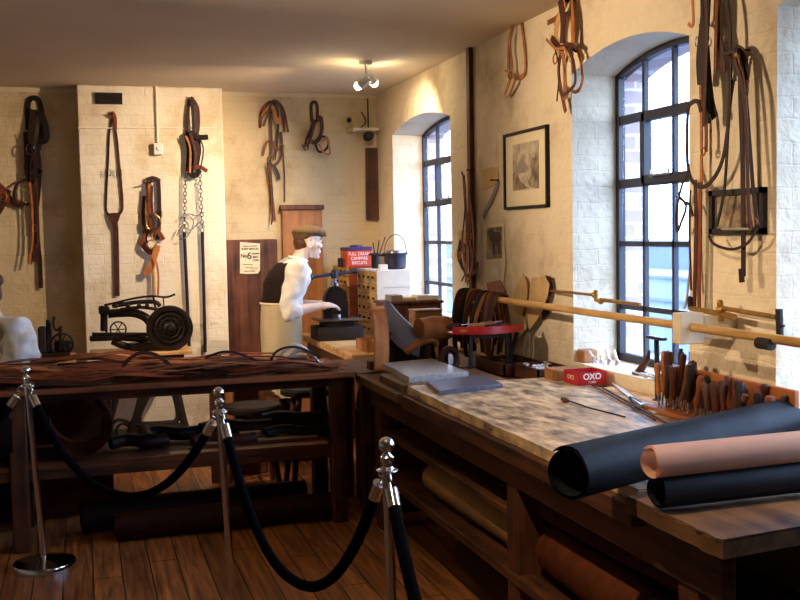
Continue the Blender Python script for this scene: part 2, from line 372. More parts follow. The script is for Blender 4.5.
def make_glass():
    m, nt, b = newmat('window_glass'); N = nt.nodes; L = nt.links
    N.remove(b); tr = N.new('ShaderNodeBsdfTransparent'); gl = N.new('ShaderNodeBsdfGlossy'); gl.inputs['Roughness'].default_value = .03
    tr.inputs['Color'].default_value = (.93, .96, 1, 1)
    lw = N.new('ShaderNodeLayerWeight'); lw.inputs['Blend'].default_value = .5; pw = N.new('ShaderNodeMath'); pw.operation = 'POWER'; pw.inputs[1].default_value = 5
    L.new(lw.outputs['Facing'], pw.inputs[0]); fr = N.new('ShaderNodeMath'); fr.operation = 'MULTIPLY_ADD'; fr.inputs[1].default_value = .5; fr.inputs[2].default_value = .03
    L.new(pw.outputs[0], fr.inputs[0]); mx = N.new('ShaderNodeMixShader')
    L.new(fr.outputs[0], mx.inputs[0]); L.new(tr.outputs[0], mx.inputs[1]); L.new(gl.outputs[0], mx.inputs[2]); L.new(mx.outputs[0], N['Material Output'].inputs[0])
    return m
M['glass'] = make_glass()
ZBARS = [1.21, 1.53, 1.834, 2.155]
def clipz(z0, z1): pass
for wi, (y0, y1, s) in enumerate(WINS):
    x0, x1 = XR+WT-.005, XR+WT+.03
    ar = arch(y0, y1, SPR, RISE); ari = arch(y0+.035, y1-.035, SPR-.02, RISE-.01)
    cyc = (y0+y1)/2
    def topz(y, inset=.03):
        h = (y1-y0)/2; R = (h*h+RISE*RISE)/(2*RISE); cz = SPR+RISE-R
        return cz+math.sqrt(max(0, R*R-(y-cyc)**2))-inset
    f = MB()
    f.box((x0, y0-.005, s-.005), (x1, y0+.035, SPR)); f.box((x0, y1-.035, s-.005), (x1, y1+.005, SPR)); f.box((x0, y0, s-.005), (x1, y1, s+.04))
    for i in range(len(ar)-1):
        f.prism([ari[i], ari[i+1], (ar[i+1][0], ar[i+1][1]+.004), (ar[i][0], ar[i][1]+.004)], x0, x1, 'yz')
    cw = (y1-y0)/4
    for k in (1, 2, 3):
        y = y0+cw*k; f.box((x0+.006, y-.011, s), (x1-.006, y+.011, topz(y)))
    for z in ZBARS:
        t = .013 if z < 1.8 else .022
        f.box((x0+.006, y0, z-t), (x1-.006, y1, z+t))
    fr = f.build('window_%d' % (wi+1), 'frame_paint', smooth_=False); struct(fr)
    cs = MB(); ya, yb, za, zb = y0+cw, y0+3*cw, ZBARS[2], ZBARS[3]
    for (a, c) in (((ya-.01, za-.01), (ya+.03, zb+.01)), ((yb-.03, za-.01), (yb+.01, zb+.01)), ((ya, za-.01), (yb, za+.03)), ((ya, zb-.03), (yb, zb+.01))):
        cs.box((x0-.008, a[0], a[1]), (x1-.002, c[0], c[1]))
    so = cs.build('opening_sash', 'frame_paint', fr, smooth_=False)
    st = MB(); ym = (ya+yb)/2; st.box((x0-.03, ym-.005, za+.02), (x0-.006, ym+.17, za+.03)); st.cyl((x0-.02, ym, za+.02), (x0-.02, ym, za+.05), .008, seg=8); st.cyl((x0-.02, ym+.15, za+.015), (x0-.02, ym+.15, za+.05), .006, seg=8)
    st.build('window_stay', 'steel', fr)
    g = MB(); g.prism([(y0+.01, s+.01)]+[(y1-.01, s+.01)]+[(y, z-.01) for y, z in reversed(ar[1:-1])], (x0+x1)/2-.002, (x0+x1)/2+.002, 'yz')
    g.build('glass', 'glass', fr, smooth_=False)
# ------------------------------------------------------------------ outside: a paved yard and a stepped white terrace
M['yard'] = mat('pale_paving', srgb(84, 96, 112), rough=.8, var=.15, scale=2)
M['render'] = mat('pale_blue_render', srgb(84, 96, 120), rough=.8, var=.1, scale=1)
M['whiteout'] = mat('white_render', srgb(110, 118, 132), rough=.8, var=.06, scale=1)
b = MB(); b.box((3.0, -30, -1.6), (60, 60, -1.5)); struct(b.build('ground_outside', 'yard', org=(0, 0, 0), smooth_=False))
t = empty('terrace_building', (16, 20, -1.5), 'long pale stepped building seen through the window panes beyond the yard', 'building')
b = MB(); b.box((14, 2, -1.5), (22, 50, .4)); b.build('wall', 'whiteout', t, smooth_=False)
b = MB(); b.box((17, 2, .4), (22, 50, 1.15)); b.build('upper_storey', 'render', t, smooth_=False)
b = MB()
for z in (-.7, -.2, .38): b.box((13.9, 2, z), (14, 50, z+.06))
b.box((16.9, 2, 1.12), (22.1, 50, 1.2)); b.build('ledge', 'yard', t, smooth_=False)
# ------------------------------------------------------------------ light
w = bpy.data.worlds.new('overcast'); bpy.context.scene.world = w; w.use_nodes = True
nt = w.node_tree; bg = nt.nodes['Background']
tc = nt.nodes.new('ShaderNodeTexCoord'); sp = nt.nodes.new('ShaderNodeSeparateXYZ'); nt.links.new(tc.outputs['Generated'], sp.inputs[0])
cr = nt.nodes.new('ShaderNodeValToRGB'); nt.links.new(sp.outputs['Z'], cr.inputs[0])
cr.color_ramp.elements[0].position = 0; cr.color_ramp.elements[0].color = (.54, .71, 1.0, 1)
cr.color_ramp.elements[1].position = .5; cr.color_ramp.elements[1].color = (.48, .66, 1.0, 1)
nt.links.new(cr.outputs[0], bg.inputs[0]); bg.inputs[1].default_value = 14
for wi, (y0, y1, s) in enumerate(WINS):   # light portals: only guide the sampling of the real sky
    ld = bpy.data.lights.new('window_portal', 'AREA'); ld.shape = 'RECTANGLE'; ld.size = y1-y0; ld.size_y = 1.6
    ld.cycles.is_portal = True
    o = bpy.data.objects.new('window_portal', ld); C.objects.link(o); o.location = (XR+WT+.17, (y0+y1)/2, s+.78)
    o.rotation_euler = (PI/2, 0, PI/2)   # faces -x
WARM = (1.0, .74, .49)
def spot_light(loc, target, power, size=70, blend=.5, col=WARM, rad=.025):
    ld = bpy.data.lights.new('spot_beam', 'SPOT'); ld.energy = power; ld.color = col; ld.spot_size = math.radians(size); ld.spot_blend = blend; ld.shadow_soft_size = rad
    o = bpy.data.objects.new('spot_beam', ld); C.objects.link(o); o.location = loc
    d = Vector(target)-Vector(loc); o.rotation_euler = d.to_track_quat('-Z', 'Y').to_euler(); return o
M['bulb'] = emat('lit_lamp', (1.0, .80, .50, 1), 160)
M['white_metal'] = mat('white_enamel', srgb(225, 220, 210), rough=.35, var=.05, bump=0)
def spot_fixture(base, heads, label):
    """little stem lamp under the ceiling; heads = list of (loc, target)"""
    t = empty('ceiling_spotlight', base, label, 'light', 'warm spotlights under the ceiling')
    b = MB(); b.lathe([(.045, ZC-.02-0), (.045, ZC)], (base[0], base[1], 0), seg=20); b.cyl((base[0], base[1], ZC-.02), (base[0], base[1], base[2]), .007)
    b.build('ceiling_rose', 'white_metal', t)
    for loc, tgt in heads:
        loc = Vector(loc); d = (Vector(tgt)-loc).normalized()
        b = MB(); b.lathe([(.012, -.085), (.022, -.08), (.026, -.04), (.034, .0), (.032, .0), (.022, -.03), (.004, -.034)], loc, d, cap=False)
        b.tube([(base[0], base[1], base[2]), (loc-d*.06)+Vector((0, 0, .03)), loc-d*.06], .005)
        h = b.build('lamp_head', 'white_metal', t)
        b = MB(); b.ball(loc+d*.012, .027, 14); b.build('bulb', 'bulb', h)
SL = at(366, 82, Y=6.95)
LAMPS = []
# ================================================================== benches, tables, stools
def bench_leg(mb, x, y, z1, s=.09): mb.box((x-s/2, y-s/2, 0), (x+s/2, y+s/2, z1), bev=.006)
M['bench_pale'] = mat('worn_pale_bench_top', srgb(112, 88, 70), rough=.42, var=.3, scale=13, bump=.5, bscale=60, col2=srgb(226, 190, 142), stretch=(1.4, .55, 1))
M['bench_dark'] = wood('scarred_dark_bench_top', srgb(58, 38, 28), srgb(130, 92, 60), 'y', scale=3, rough=.45, spec=.35)
M['bench_cross'] = wood('long_bench_top', srgb(70, 36, 22), srgb(150, 86, 50), 'x', scale=3, rough=.45)
t = empty('workbench', (1.9, 4, 0), 'long timber workbench with worn pale top running along the window wall', 'workbench')
def wavy_slab(x0, x1, y0, y1, z0, z1, seed=0, skew=0):
    """thick board with slightly worn, uneven edges"""
    rn = random.Random(seed); n = 18; L = []; Rr = []
    for i in range(n+1):
        y = y0+(y1-y0)*i/n; L.append((x0+rn.uniform(-.004, .004), y)); Rr.append((x1, y+(skew if i == 0 else 0)))
    mb = MB(); mb.prism(L+Rr[::-1], z0, z1, 'xy')
    bmesh.ops.bevel(mb.bm, geom=[e for e in mb.bm.edges if abs(e.verts[0].co.z-e.verts[1].co.z) < 1e-5 and abs(e.verts[0].co.z-z1) < 1e-5], offset=.005, segments=2, affect='EDGES')
    return mb
wavy_slab(1.475, 2.285, 2.62, 4.84, .832, .872, 1).build('worktop', 'bench_pale', t)
wavy_slab(1.43, 2.36, 2.15, 2.615, .815, .862, 2, skew=.14).build('end_board', 'bench_dark', t)
wavy_slab(1.43, 2.38, 4.845, 5.64, .79, .832, 3).build('far_board', 'bench_dark', t)
wavy_slab(2.29, 2.385, 2.30, 4.84, .80, .852, 4).build('back_board', 'bench_dark', t)
b = MB(); b.box((1.45, 2.62, .765), (2.38, 4.84, .83), bev=.004); b.build('underboard', 'oldwood', t)
b = MB(); b.box((1.50, 2.25, .66), (1.54, 5.6, .79), bev=.004); b.build('apron_rail', 'oldwood', t)
for x, y in ((1.56, 2.42), (1.56, 3.62), (1.56, 5.5), (2.3, 2.45), (2.3, 3.62), (2.3, 5.5)):
    b = MB(); bench_leg(b, x, y, .80, .105); b.build('leg', 'oldwood_z', t)
b = MB(); b.box((1.50, 2.3, .29), (2.36, 5.55, .33), bev=.004); b.build('lower_shelf', 'oldwood', t)
b = MB(); b.box((1.52, 3.7, .52), (2.36, 5.45, .55), bev=.004); b.build('upper_shelf', 'oldwood', t)
t = empty('long_bench', (.5, 5.95, 0), 'long dark bench across the room strewn with brown leather straps', 'workbench')
b = MB(); b.box((-1.5, 5.62, .818), (1.42, 6.32, .85), bev=.004); b.build('worktop', 'bench_cross', t)
b = MB(); b.box((-1.48, 5.80, .75), (1.40, 5.83, .818), bev=.003); b.build('apron_rail', 'oldwood_x', t)
for x in (-1.35, -.34, 1.34):
    for y in (5.72, 6.22):
        b = MB(); bench_leg(b, x, y, .818, .085); b.build('leg', 'oldwood_z', t)
b = MB(); b.box((-1.4, 5.70, .41), (1.38, 6.28, .445), bev=.004); b.box((-1.4, 5.70, .37), (1.38, 5.73, .41)); b.build('lower_shelf', 'oldwood_x', t)
t = empty('side_bench', (1.95, 6.0, 0), 'dark timber bench corner beneath the hanging straps and saddle', 'workbench')
b = MB(); b.box((1.45, 5.66, .79), (2.385, 6.34, .835), bev=.005); b.build('worktop', 'bench_dark', t)
for x in (1.52, 2.32):
    for y in (5.76, 6.26):
        b = MB(); bench_leg(b, x, y, .79, .07); b.build('leg', 'oldwood_z', t)
t = empty('press_table', (2.0, 7.2, 0), 'pale topped wooden table in front of the man carrying the iron press', 'table')
b = MB(); b.box((1.60, 6.40, .80), (2.38, 8.0, .85), bev=.005); b.build('worktop', 'lightwood', t)
b = MB(); b.box((1.64, 6.44, .70), (2.36, 6.47, .80)); b.box((1.64, 6.47, .70), (1.67, 7.96, .80)); b.build('apron_rail', 'oldwood', t)
for x in (1.68, 2.32):
    for y in (6.5, 7.9):
        b = MB(); bench_leg(b, x, y, .80, .07); b.build('leg', 'oldwood_z', t)
# cabinet table under the drawer cabinet is the press table's far end; stools
def stool(x, y, z, r, label, pad='l_black'):
    t = empty('stool', (x, y, 0), label, 'stool')
    b = MB(); b.lathe([(r*.9, z-.05), (r, z-.04), (r, z-.015), (r*.92, z), (0, z+.004)], (x, y, 0), seg=28); b.build('seat', pad, t)
    for k in range(4):
        a = PI/4+k*PI/2; b = MB(); b.cyl((x+r*1.05*math.cos(a), y+r*1.05*math.sin(a), 0), (x+r*.6*math.cos(a), y+r*.6*math.sin(a), z-.045), .018, .02, 10); b.build('leg', 'oldwood_z', t)
    b = MB(); rr = r*.88
    for k in range(4):
        a = PI/4+k*PI/2; c = a+PI/2; b.cyl((x+rr*math.cos(a), y+rr*math.sin(a), z*.38), (x+rr*math.cos(c), y+rr*math.sin(c), z*.38), .01, seg=8)
    b.build('stretcher', 'oldwood_z', t)
stool(1.02, 6.72, .53, .19, 'low round stool with a dark padded seat behind the long bench')
stool(1.36, 6.60, .64, .18, 'taller dark wooden stool behind the long bench near the apron')
# ================================================================== sewing machine on its iron stand, before the chimney breast
SY = 7.9
def sw(px, py, dy=0): return at(px, py, Y=SY+dy)
t = empty('iron_stand', (.35, SY, 0), 'black cast iron treadle stand with boarded top in front of the chimney breast', 'stand')
p0, p1 = sw(90, 350), sw(190, 350)
b = MB(); b.box((p0.x, SY-.2, .765), (p1.x, SY+.22, .79), bev=.003); b.build('tabletop', 'lightwood', t)
b = MB(); b.box((p0.x+.12, SY-.17, .70), (p1.x-.06, SY+.19, .765)); b.build('drawer_box', 'oldwood_x', t)
for dy in (-.15, .17):
    b = MB(); q = lambda px, py: sw(px, py, dy)
    b.tube([q(150, 360), q(143, 392), q(136, 418), q(130, 432), q(126, 455)], .027, 8)
    b.tube([q(172, 360), q(177, 392), q(183, 418), q(188, 436), q(192, 455)], .027, 8)
    b.tube(smooth([q(150, 392), q(153, 388), q(170, 388), q(174, 394), q(178, 412), q(176, 421), q(166, 423), q(144, 424), q(139, 420), q(141, 410), q(150, 392)])[0], .019, 8)
    b.tube([q(130, 425), q(188, 425)], .02, 8)
    b.tube([q(124, 360), q(117, 392), q(110, 420), q(107, 455)], .026, 8)
    b.tube(smooth([q(112, 424), q(118, 420), q(128, 422), q(134, 428)])[0], .012, 8)
    b.ring((q(123, 430)), .045, .008, (0, 1, 0)); b.build('side_frame', 'ironmatt', t)
b = MB(); c0, c1 = sw(112, 438, -.12), sw(186, 438, .12); b.box((c0.x, SY-.12, c0.z-.01), (c1.x, SY+.14, c0.z+.01)); b.build('treadle', 'ironmatt', t)
t = empty('sewing_machine', (.4, SY, .79), 'black leather sewing machine with a large handwheel on the iron stand', 'sewing machine')
def rib(pts, w, y0, y1):
    """bar following pixels in the machine's own plane, w thick"""
    mb = MB(); P = [sw(*p) for p in pts]; 
    mb.strap([Vector((p.x, (y0+y1)/2, p.z)) for p in P], abs(y1-y0), w, side=None, sm=True); return mb
def xzbar(mb, pts, rad, y): return mb.tube(smooth([Vector((sw(*p).x, y, sw(*p).z)) for p in pts])[0], rad, 12)
zz = .79
b = MB(); xzbar(b, [(92, 337), (110, 337), (128, 338), (150, 340)], .024, SY); xzbar(b, [(92, 334), (150, 334)], .014, SY-.03); b.obox((sw(104, 338).x, SY, sw(104, 338).z), (.2, .11, .035), bev=.008)
b.build('arm_bed', 'iron', t)
b = MB(); a = sw(150, 346); b.obox((a.x-.02, SY, (zz+a.z)/2+.012), (.24, .16, .06), bev=.01)
xzbar(b, [(112, 341), (125, 346), (140, 347)], .026, SY); xzbar(b, [(140, 347), (152, 341), (152, 328), (146, 318), (134, 313), (118, 313), (108, 314)], [.05]*31 if False else .032, SY)
b.build('body', 'iron', t)
b = MB(); xzbar(b, [(104, 307), (104, 331)], .026, SY); b.obox((sw(104, 310).x, SY-.01, sw(104, 310).z), (.075, .1, .06), bev=.01); xzbar(b, [(106, 326), (107, 336)], .008, SY)
for k in range(3): b.cyl(Vector((sw(102+k*5, 307).x, SY-.07, sw(102, 307+2*k).z)), Vector((sw(102+k*5, 307).x, SY+.0, sw(102, 307+2*k).z)), .012, seg=10)
b.build('head', 'iron', t)
b = MB(); xzbar(b, [(112, 306), (125, 304), (138, 302), (155, 302), (160, 306)], .016, SY-.01); xzbar(b, [(120, 309), (140, 307), (158, 309)], .012, SY-.045)
for px in (116, 128, 139, 147): b.ball(sw(px, 306, -.05), .017, 10)
b.build('upper_linkage', 'iron', t)
b = MB(); xzbar(b, [(104, 305), (118, 302), (135, 298), (152, 296), (166, 297), (175, 294)], .008, SY-.02); xzbar(b, [(153, 296), (156, 312)], .008, SY-.02); xzbar(b, [(163, 297), (164, 308)], .005, SY-.02)
b.build('presser_lever', 'iron', t)
wc = sw(168.5, 327); wc.y = SY-.11
b = MB(); R_ = .165
prof = [(R_-.035, -.028), (R_-.008, -.03), (R_, -.02), (R_, .02), (R_-.008, .03), (R_-.035, .028), (R_-.04, .0), (R_-.035, -.028)]
b.lathe(prof, wc, (0, -1, 0), 48, cap=False)
b.lathe([(.0, -.01), (R_-.036, -.008), (R_-.036, .004), (.0, .008)], wc, (0, -1, 0), 40, cap=False)
b.ring(wc+Vector((0, -.012, 0)), R_*.62, .007, (0, 1, 0), 36); b.ring(wc+Vector((0, -.012, 0)), R_*.42, .006, (0, 1, 0), 36)
wheel = b.build('handwheel', 'iron', t)
b = MB(); b.lathe([(.045, 0), (.045, .03), (.03, .036), (.018, .06), (0, .062)], wc, (0, -1, 0), 20)
for k in range(8):
    a = k*PI/4; b.cyl(wc+Vector((.05*math.cos(a), -.014, .05*math.sin(a))), wc+Vector(((R_-.04)*math.cos(a), -.012, (R_-.04)*math.sin(a))), .006, seg=6)
b.build('hub', 'iron', wheel)
b = MB(); b.cyl(wc, wc+Vector((0, .14, 0)), .02); xzbar(b, [(160, 345), (168, 352)], .035, SY-.02); b.build('axle', 'iron', t)
b = MB(); c = sw(118, 329); c.y = SY-.04; b.ring(c, .055, .006, (0, 1, 0), 24)
for k in range(6): b.cyl(c, c+Vector((.055*math.cos(k*PI/3), 0, .055*math.sin(k*PI/3))), .004, seg=6)
b.build('bobbin_wheel', 'iron', t)
# small hand machine on a plank table at the far side
t = empty('plank_table', (-.62, 7.95, 0), 'small rough plank table under the hand-cranked iron machine', 'table')
a, c = at(28, 357, Y=7.85), at(76, 357, Y=7.85)
b = MB(); b.box((a.x-.5, 7.75, .735), (c.x, 8.2, .765), bev=.003); b.build('tabletop', 'lightwood', t)
for x in (a.x-.45, c.x-.05):
    for y in (7.8, 8.15):
        b = MB(); bench_leg(b, x, y, .735, .06); b.build('leg', 'oldwood_z', t)
t = empty('hand_machine', (at(58, 345, Y=7.95).x, 7.95, .765), 'small black hand-cranked iron machine with a spoked wheel beside the chimney breast', 'machine')
q = lambda px, py, dy=0: at(px, py, Y=7.95+dy)
a, c = q(42, 350), q(70, 346)
b = MB(); b.box((a.x, 7.88, .765), (c.x, 8.02, .80), bev=.005); b.build('base_plate', 'iron', t)
b = MB(); a = q(38, 330); b.box((a.x, 7.9, .80), (q(46, 330).x, 8.02, q(38, 327).z), bev=.01); b.box((q(46, 330).x, 7.92, .80), (q(52, 330).x, 8.0, q(46, 322).z), bev=.008); b.tube([q(47, 348), q(48, 320)], .014); b.build('body', 'ironmatt', t)
b = MB(); b.tube([q(60, 350, -.04), q(60.5, 326, -.04)], .011); b.tube(smooth([q(60, 328, -.05), q(56, 330, -.05), q(53.5, 324, -.05), q(54, 319, -.05)])[0], .008); b.ball(q(54, 318, -.05), .013); b.build('crank', 'iron', t)
wc = q(62, 344, -.03); b = MB(); b.ring(wc, .075, .008, (0, 1, 0), 28)
for k in range(5): b.cyl(wc, wc+Vector((.075*math.cos(k*1.257), 0, .075*math.sin(k*1.257))), .005, seg=6)
b.cyl(wc-Vector((0, .02, 0)), wc+Vector((0, .05, 0)), .016); b.build('wheel', 'iron', t)
b = MB(); b.box((q(54, 344).x, 7.96, .80), (q(71, 344).x, 8.01, q(60, 341).z), bev=.008); b.build('gear_case', 'ironmatt', t)
# ================================================================== screw press
t = empty('screw_press', (1.80, 7.45, .85), 'heavy black iron screw press with T handle on the pale table', 'press')
PX, PY = 1.745, 7.45
b = MB(); b.box((PX-.16, PY-.13, .85), (PX+.18, PY+.13, .95), bev=.012, seg=2); b.box((PX-.10, PY-.10, .95), (PX+.12, PY+.10, .985), bev=.006); b.build('base', 'ironmatt', t)
b = MB(); b.box((PX-.15, PY-.14, .99), (PX+.17, PY+.14, 1.005), bev=.003); b.build('platen', 'steel', t)
b = MB(); A = []
out = [(-.085, .985), (-.09, 1.10), (-.075, 1.18), (-.04, 1.225), (.0, 1.235), (.04, 1.225), (.075, 1.18), (.09, 1.10), (.085, .985)]
inn = [(.03, .985), (.03, 1.07), (.02, 1.10), (.0, 1.11), (-.02, 1.10), (-.03, 1.07), (-.03, .985)]
b.prism([(PX+x*1.0, z) for x, z in out+inn], PY-.04, PY+.04, 'xz'); 
bmesh.ops.bevel(b.bm, geom=list(b.bm.edges), offset=.006, segments=2, affect='EDGES')
b.build('yoke', 'iron', t)
b = MB(); b.cyl((PX, PY, 1.02), (PX, PY, 1.34), .014); b.lathe([(.03, 1.235), (.03, 1.255), (.02, 1.26)], (PX, PY, 0), seg=20); b.lathe([(.05, 1.01), (.05, 1.03), (.02, 1.05)], (PX, PY, 0), seg=24); b.build('screw', 'steel', t)
M['blueiron'] = mat('blue_grey_painted_iron', srgb(44, 50, 66), rough=.4, metal=.4, var=.25)
b = MB(); a0 = Vector((PX-.19, PY-.05, 1.305)); a1 = Vector((PX+.17, PY+.05, 1.335)); b.tube([a0, a0.lerp(a1, .12), a0.lerp(a1, .5), a0.lerp(a1, .88), a1], [.017, .011, .014, .011, .017], 12)
b.ball(a0, .026); b.ball(a1, .024); b.lathe([(.026, 1.29), (.026, 1.345), (.0, 1.355)], (PX, PY, 0), seg=16); b.build('cross_handle', 'blueiron', t)
# tray of scraps on the table near the press
t = empty('wooden_tray', (1.86, 6.62, .85), 'shallow tan wooden tray of scraps at the near end of the press table', 'tray')
b = MB(); x0, x1, y0, y1 = 1.72, 1.98, 6.48, 6.76
b.box((x0, y0, .85), (x1, y1, .862)); b.box((x0, y0, .862), (x1, y0+.012, .92)); b.box((x0, y1-.012, .862), (x1, y1, .92)); b.box((x0, y0, .862), (x0+.012, y1, .92)); b.box((x1-.012, y0, .862), (x1, y1, .92)); b.build('tray_box', 'paleply', t, smooth_=False)
for k in range(9):
    b = MB(); b.obox((1.75+random.random()*.2, 6.52+random.random()*.2, .875+.006*k), (.09, .03, .01), (random.uniform(-.2, .2), random.uniform(-.2, .2), random.random()*3), bev=.002)
    tag(b.build('leather_offcut', random.choice(['l_tan', 'l_brown', 'l_pale', 'l_dark'])), 'small scrap of leather heaped in the shallow tan tray', 'leather scrap', 'leather scraps in the tray')
# ================================================================== stanchions and ropes
STN = [(-1.75, 5.45, 'chrome rope stanchion at the far end of the barrier'), (None, None, 'chrome rope stanchion whose round base shows on the floor'), (None, None, 'chrome rope stanchion between the other two, before the long bench'),
       (None, None, 'chrome rope stanchion in front of the workbench corner, closest to the camera'), (.78, 1.42, 'chrome rope stanchion nearest the camera')]
b1 = at(45, 568, Z=0); 
pos = [(-1.75, 5.45), (b1.x, b1.y), None, None, (.78, 1.42)]
def col(px, ptop, h=1.0):   # a post of height h whose ball top meets the pixel
    p = at(px, ptop, Z=h); return (p.x, p.y)
pos[2] = col(218, 387); pos[2] = (pos[2][0]+.04, pos[2][1]); pos[3] = col(386, 437); pos[3] = (pos[3][0]+.015, pos[3][1])
proto = None
def stanchion(x, y, label, lean=0):
    t = empty('rope_stanchion', (x, y, 0), label, 'stanchion', 'chrome rope stanchions')
    b = MB(); b.lathe([(.15, 0), (.15, .028), (.146, .034), (.13, .038), (.06, .050), (.03, .060), (0, .061)], (x, y, 0), seg=40); b.build('base', 'chrome', t)
    b = MB(); b.cyl((x, y, .05), (x, y, .945), .0155, seg=20); b.build('pole', 'chrome', t)
    b = MB(); b.lathe([(.018, .89), (.022, .895), (.022, .905), (.017, .912), (.017, .925), (.021, .93), (.021, .94), (.012, .95), (.009, .958)], (x, y, 0), seg=20); b.build('collar', 'chrome', t)
    b = MB(); b.ball((x, y, .976), .0245, 24); b.build('ball_finial', 'chrome', t)
    b = MB(); b.ring((x, y, .90), .03, .003, (0, 0, 1), 20); b.build('hook_ring', 'chrome', t)
    sh = Matrix.Identity(4); sh[0][2] = -lean   # worn posts stand a little out of true on their bases
    for o in kids(t):
        if not o.name.startswith('base'): o.data.transform(sh)
    return t
LEANS = [0, .055, .04, .015, 0]
for (x, y), (_, _, lb), ln in zip(pos, STN, LEANS): stanchion(x, y, lb, ln)
pos = [(x-.9*ln, y) for (x, y), ln in zip(pos, LEANS)]
def rope(p, q, sag, label):
    """velvet rope between two posts with chrome ends on little hooks"""
    P, Q = Vector((p[0], p[1], .90)), Vector((q[0], q[1], .90)); d = (Q-P); d.z = 0; d.normalize()
    A = P+d*.05+Vector((0, 0, -.055)); B = Q-d*.05+Vector((0, 0, -.055))
    t = empty('barrier_rope', (P+Q)/2-Vector((0, 0, sag)), label, 'rope', 'black velvet barrier ropes')
    pts = []; n = 28
    for i in range(n+1):
        u = i/n; s = (1-abs(2*u-1)**2.2); pts.append(A.lerp(B, u)+Vector((0, 0, -sag*s)))
    b = MB(); b.tube(pts, .0185, 14); b.build('rope_cord', 'velvet', t)
    for E, S, i in ((A, P, 0), (B, Q, -1)):
        dr = (pts[1]-pts[0] if i == 0 else pts[-2]-pts[-1]).normalized()
        b = MB(); b.lathe([(.008, -.012), (.021, -.008), (.0215, .05), (.0195, .052)], E, dr, 20); c = b.build('rope_end_cap', 'chrome', t)
        top = S+(E-S)*.62; top.z = S.z
        b = MB(); b.tube(smooth([E-dr*.012, E-dr*.03+Vector((0, 0, .004)), E.lerp(top, .6)+d*.008*(1 if i == 0 else -1), top, S+(top-S)*.75+Vector((0, 0, -.014))])[0], .0032, 8); b.build('snap_hook', 'chrome', c)
rope(pos[0], pos[1], .42, 'black velvet rope leaving the first stanchion out of view')
rope(pos[1], pos[2], .38, 'black velvet rope sagging in front of the long bench')
rope(pos[2], pos[3], .46, 'black velvet rope sagging over bare floorboards before the workbench')
rope(pos[3], pos[4], .40, 'black velvet rope dropping from the stanchion at the workbench corner')
# ================================================================== rolls of leather
def roll(name, a, c, r, m, label, turns=1.6, th=.003, cat='leather roll', group=None, flare=0, seg=40):
    """sheet of leather rolled as a spiral, open at the ends"""
    a, c = Vector(a), Vector(c); ax = (c-a).normalized(); u = ax.orthogonal().normalized(); v = ax.cross(u); mb = MB(); n = int(seg*turns); rows = []; K = 8
    for j in range(K+1):
        f = j/K; row = []
        for i in range(n+1):
            an = 2*PI*i/seg; rr = r*(1+flare*(f-.5))-th*2.2*i/seg
            rr *= 1+.015*math.sin(3*an+f*2)
            row.append(mb.bm.verts.new(a.lerp(c, f)+u*math.cos(an)*rr+v*math.sin(an)*rr+ax*.004*math.sin(2*an)*(1 if j in (0, K) else 0)))
        rows.append(row)
    for j in range(K):
        for i in range(n): mb.bm.faces.new((rows[j][i], rows[j+1][i], rows[j+1][i+1], rows[j][i+1]))
    bmesh.ops.solidify(mb.bm, geom=list(mb.bm.faces), thickness=th)
    return tag(mb.build(name, m), label, cat, group)
M['green_hide'] = mat('dark_green_black_hide', srgb(26, 30, 34), rough=.62, var=.35, scale=5, bump=.3, bscale=90, col2=srgb(44, 48, 54), spec=.3)
M['pink_hide'] = mat('pink_buff_hide', srgb(236, 190, 160), rough=.65, var=.1, scale=5, bump=.15)
M['navy_hide'] = mat('dark_navy_hide', srgb(30, 27, 36), rough=.55, var=.3, scale=6, bump=.2)
roll('hide_roll', at(568, 474, Z=.952), at(784, 421, Z=.945), .076, 'green_hide', 'largest hide roll, dark green-black leather lying diagonally over the bench', 1.9, .004, group='rolled hides on the bench')
roll('hide_roll', at(657, 491, Z=.916), at(657, 491, Z=.916)+Vector((.86, .03, 0)), .050, 'navy_hide', 'dark navy hide roll lying on the end board of the bench', 1.8, group='rolled hides on the bench')
roll('hide_roll', at(650, 463, Z=.995), at(650, 463, Z=.995)+Vector((.86, .05, 0)), .045, 'pink_hide', 'pinkish buff hide roll lying on top of the navy one', 1.6, group='rolled hides on the bench')
M['buff_cloth'] = mat('buff_suede', srgb(206, 160, 96), rough=.8, var=.2, scale=9)
g = 'rolled hides stored under the workbench'
roll('hide_roll', (1.66, 5.02, .63), (1.66, 3.75, .63), .07, 'l_red', 'reddish brown hide roll on the upper shelf under the workbench', group=g)
roll('hide_roll', (1.82, 5.2, .62), (1.82, 3.8, .62), .065, 'l_dark', 'dark hide roll behind the reddish one on the upper shelf', group=g)
roll('hide_roll', (1.62, 4.85, .41), (1.64, 3.72, .41), .075, 'buff_cloth', 'pale buff suede roll on the lower shelf under the workbench', group=g)
roll('hide_roll', (1.82, 5.1, .40), (1.80, 3.5, .40), .07, 'l_brown', 'brown hide roll behind the pale buff one on the lower shelf', group=g)
roll('hide_roll', (1.64, 3.50, .43), (1.60, 2.30, .43), .095, 'l_chest', 'thick red-brown hide roll on the lower shelf nearest the bench end', group=g)
roll('hide_roll', (1.86, 3.50, .41), (1.84, 2.35, .41), .08, 'l_chest', 'chestnut hide roll behind the thick red-brown one', group=g)
roll('hide_roll', (1.62, 3.48, .600), (1.66, 2.4, .600), .07, 'l_brown', 'brown hide roll resting on top of the thick red-brown one', group=g)
g = 'bundles on the floor'
roll('hide_roll', (-.05, 5.95, .092), (1.2, 6.0, .092), .09, 'l_dark', 'long dark hide roll lying on the floor under the long bench', 1.7, group='hide rolls on the floor')
roll('hide_roll', (.12, 5.74, .077), (1.32, 5.78, .077), .075, 'l_brown', 'brown hide roll on the floor in front of the dark one', 1.7, group='hide rolls on the floor')
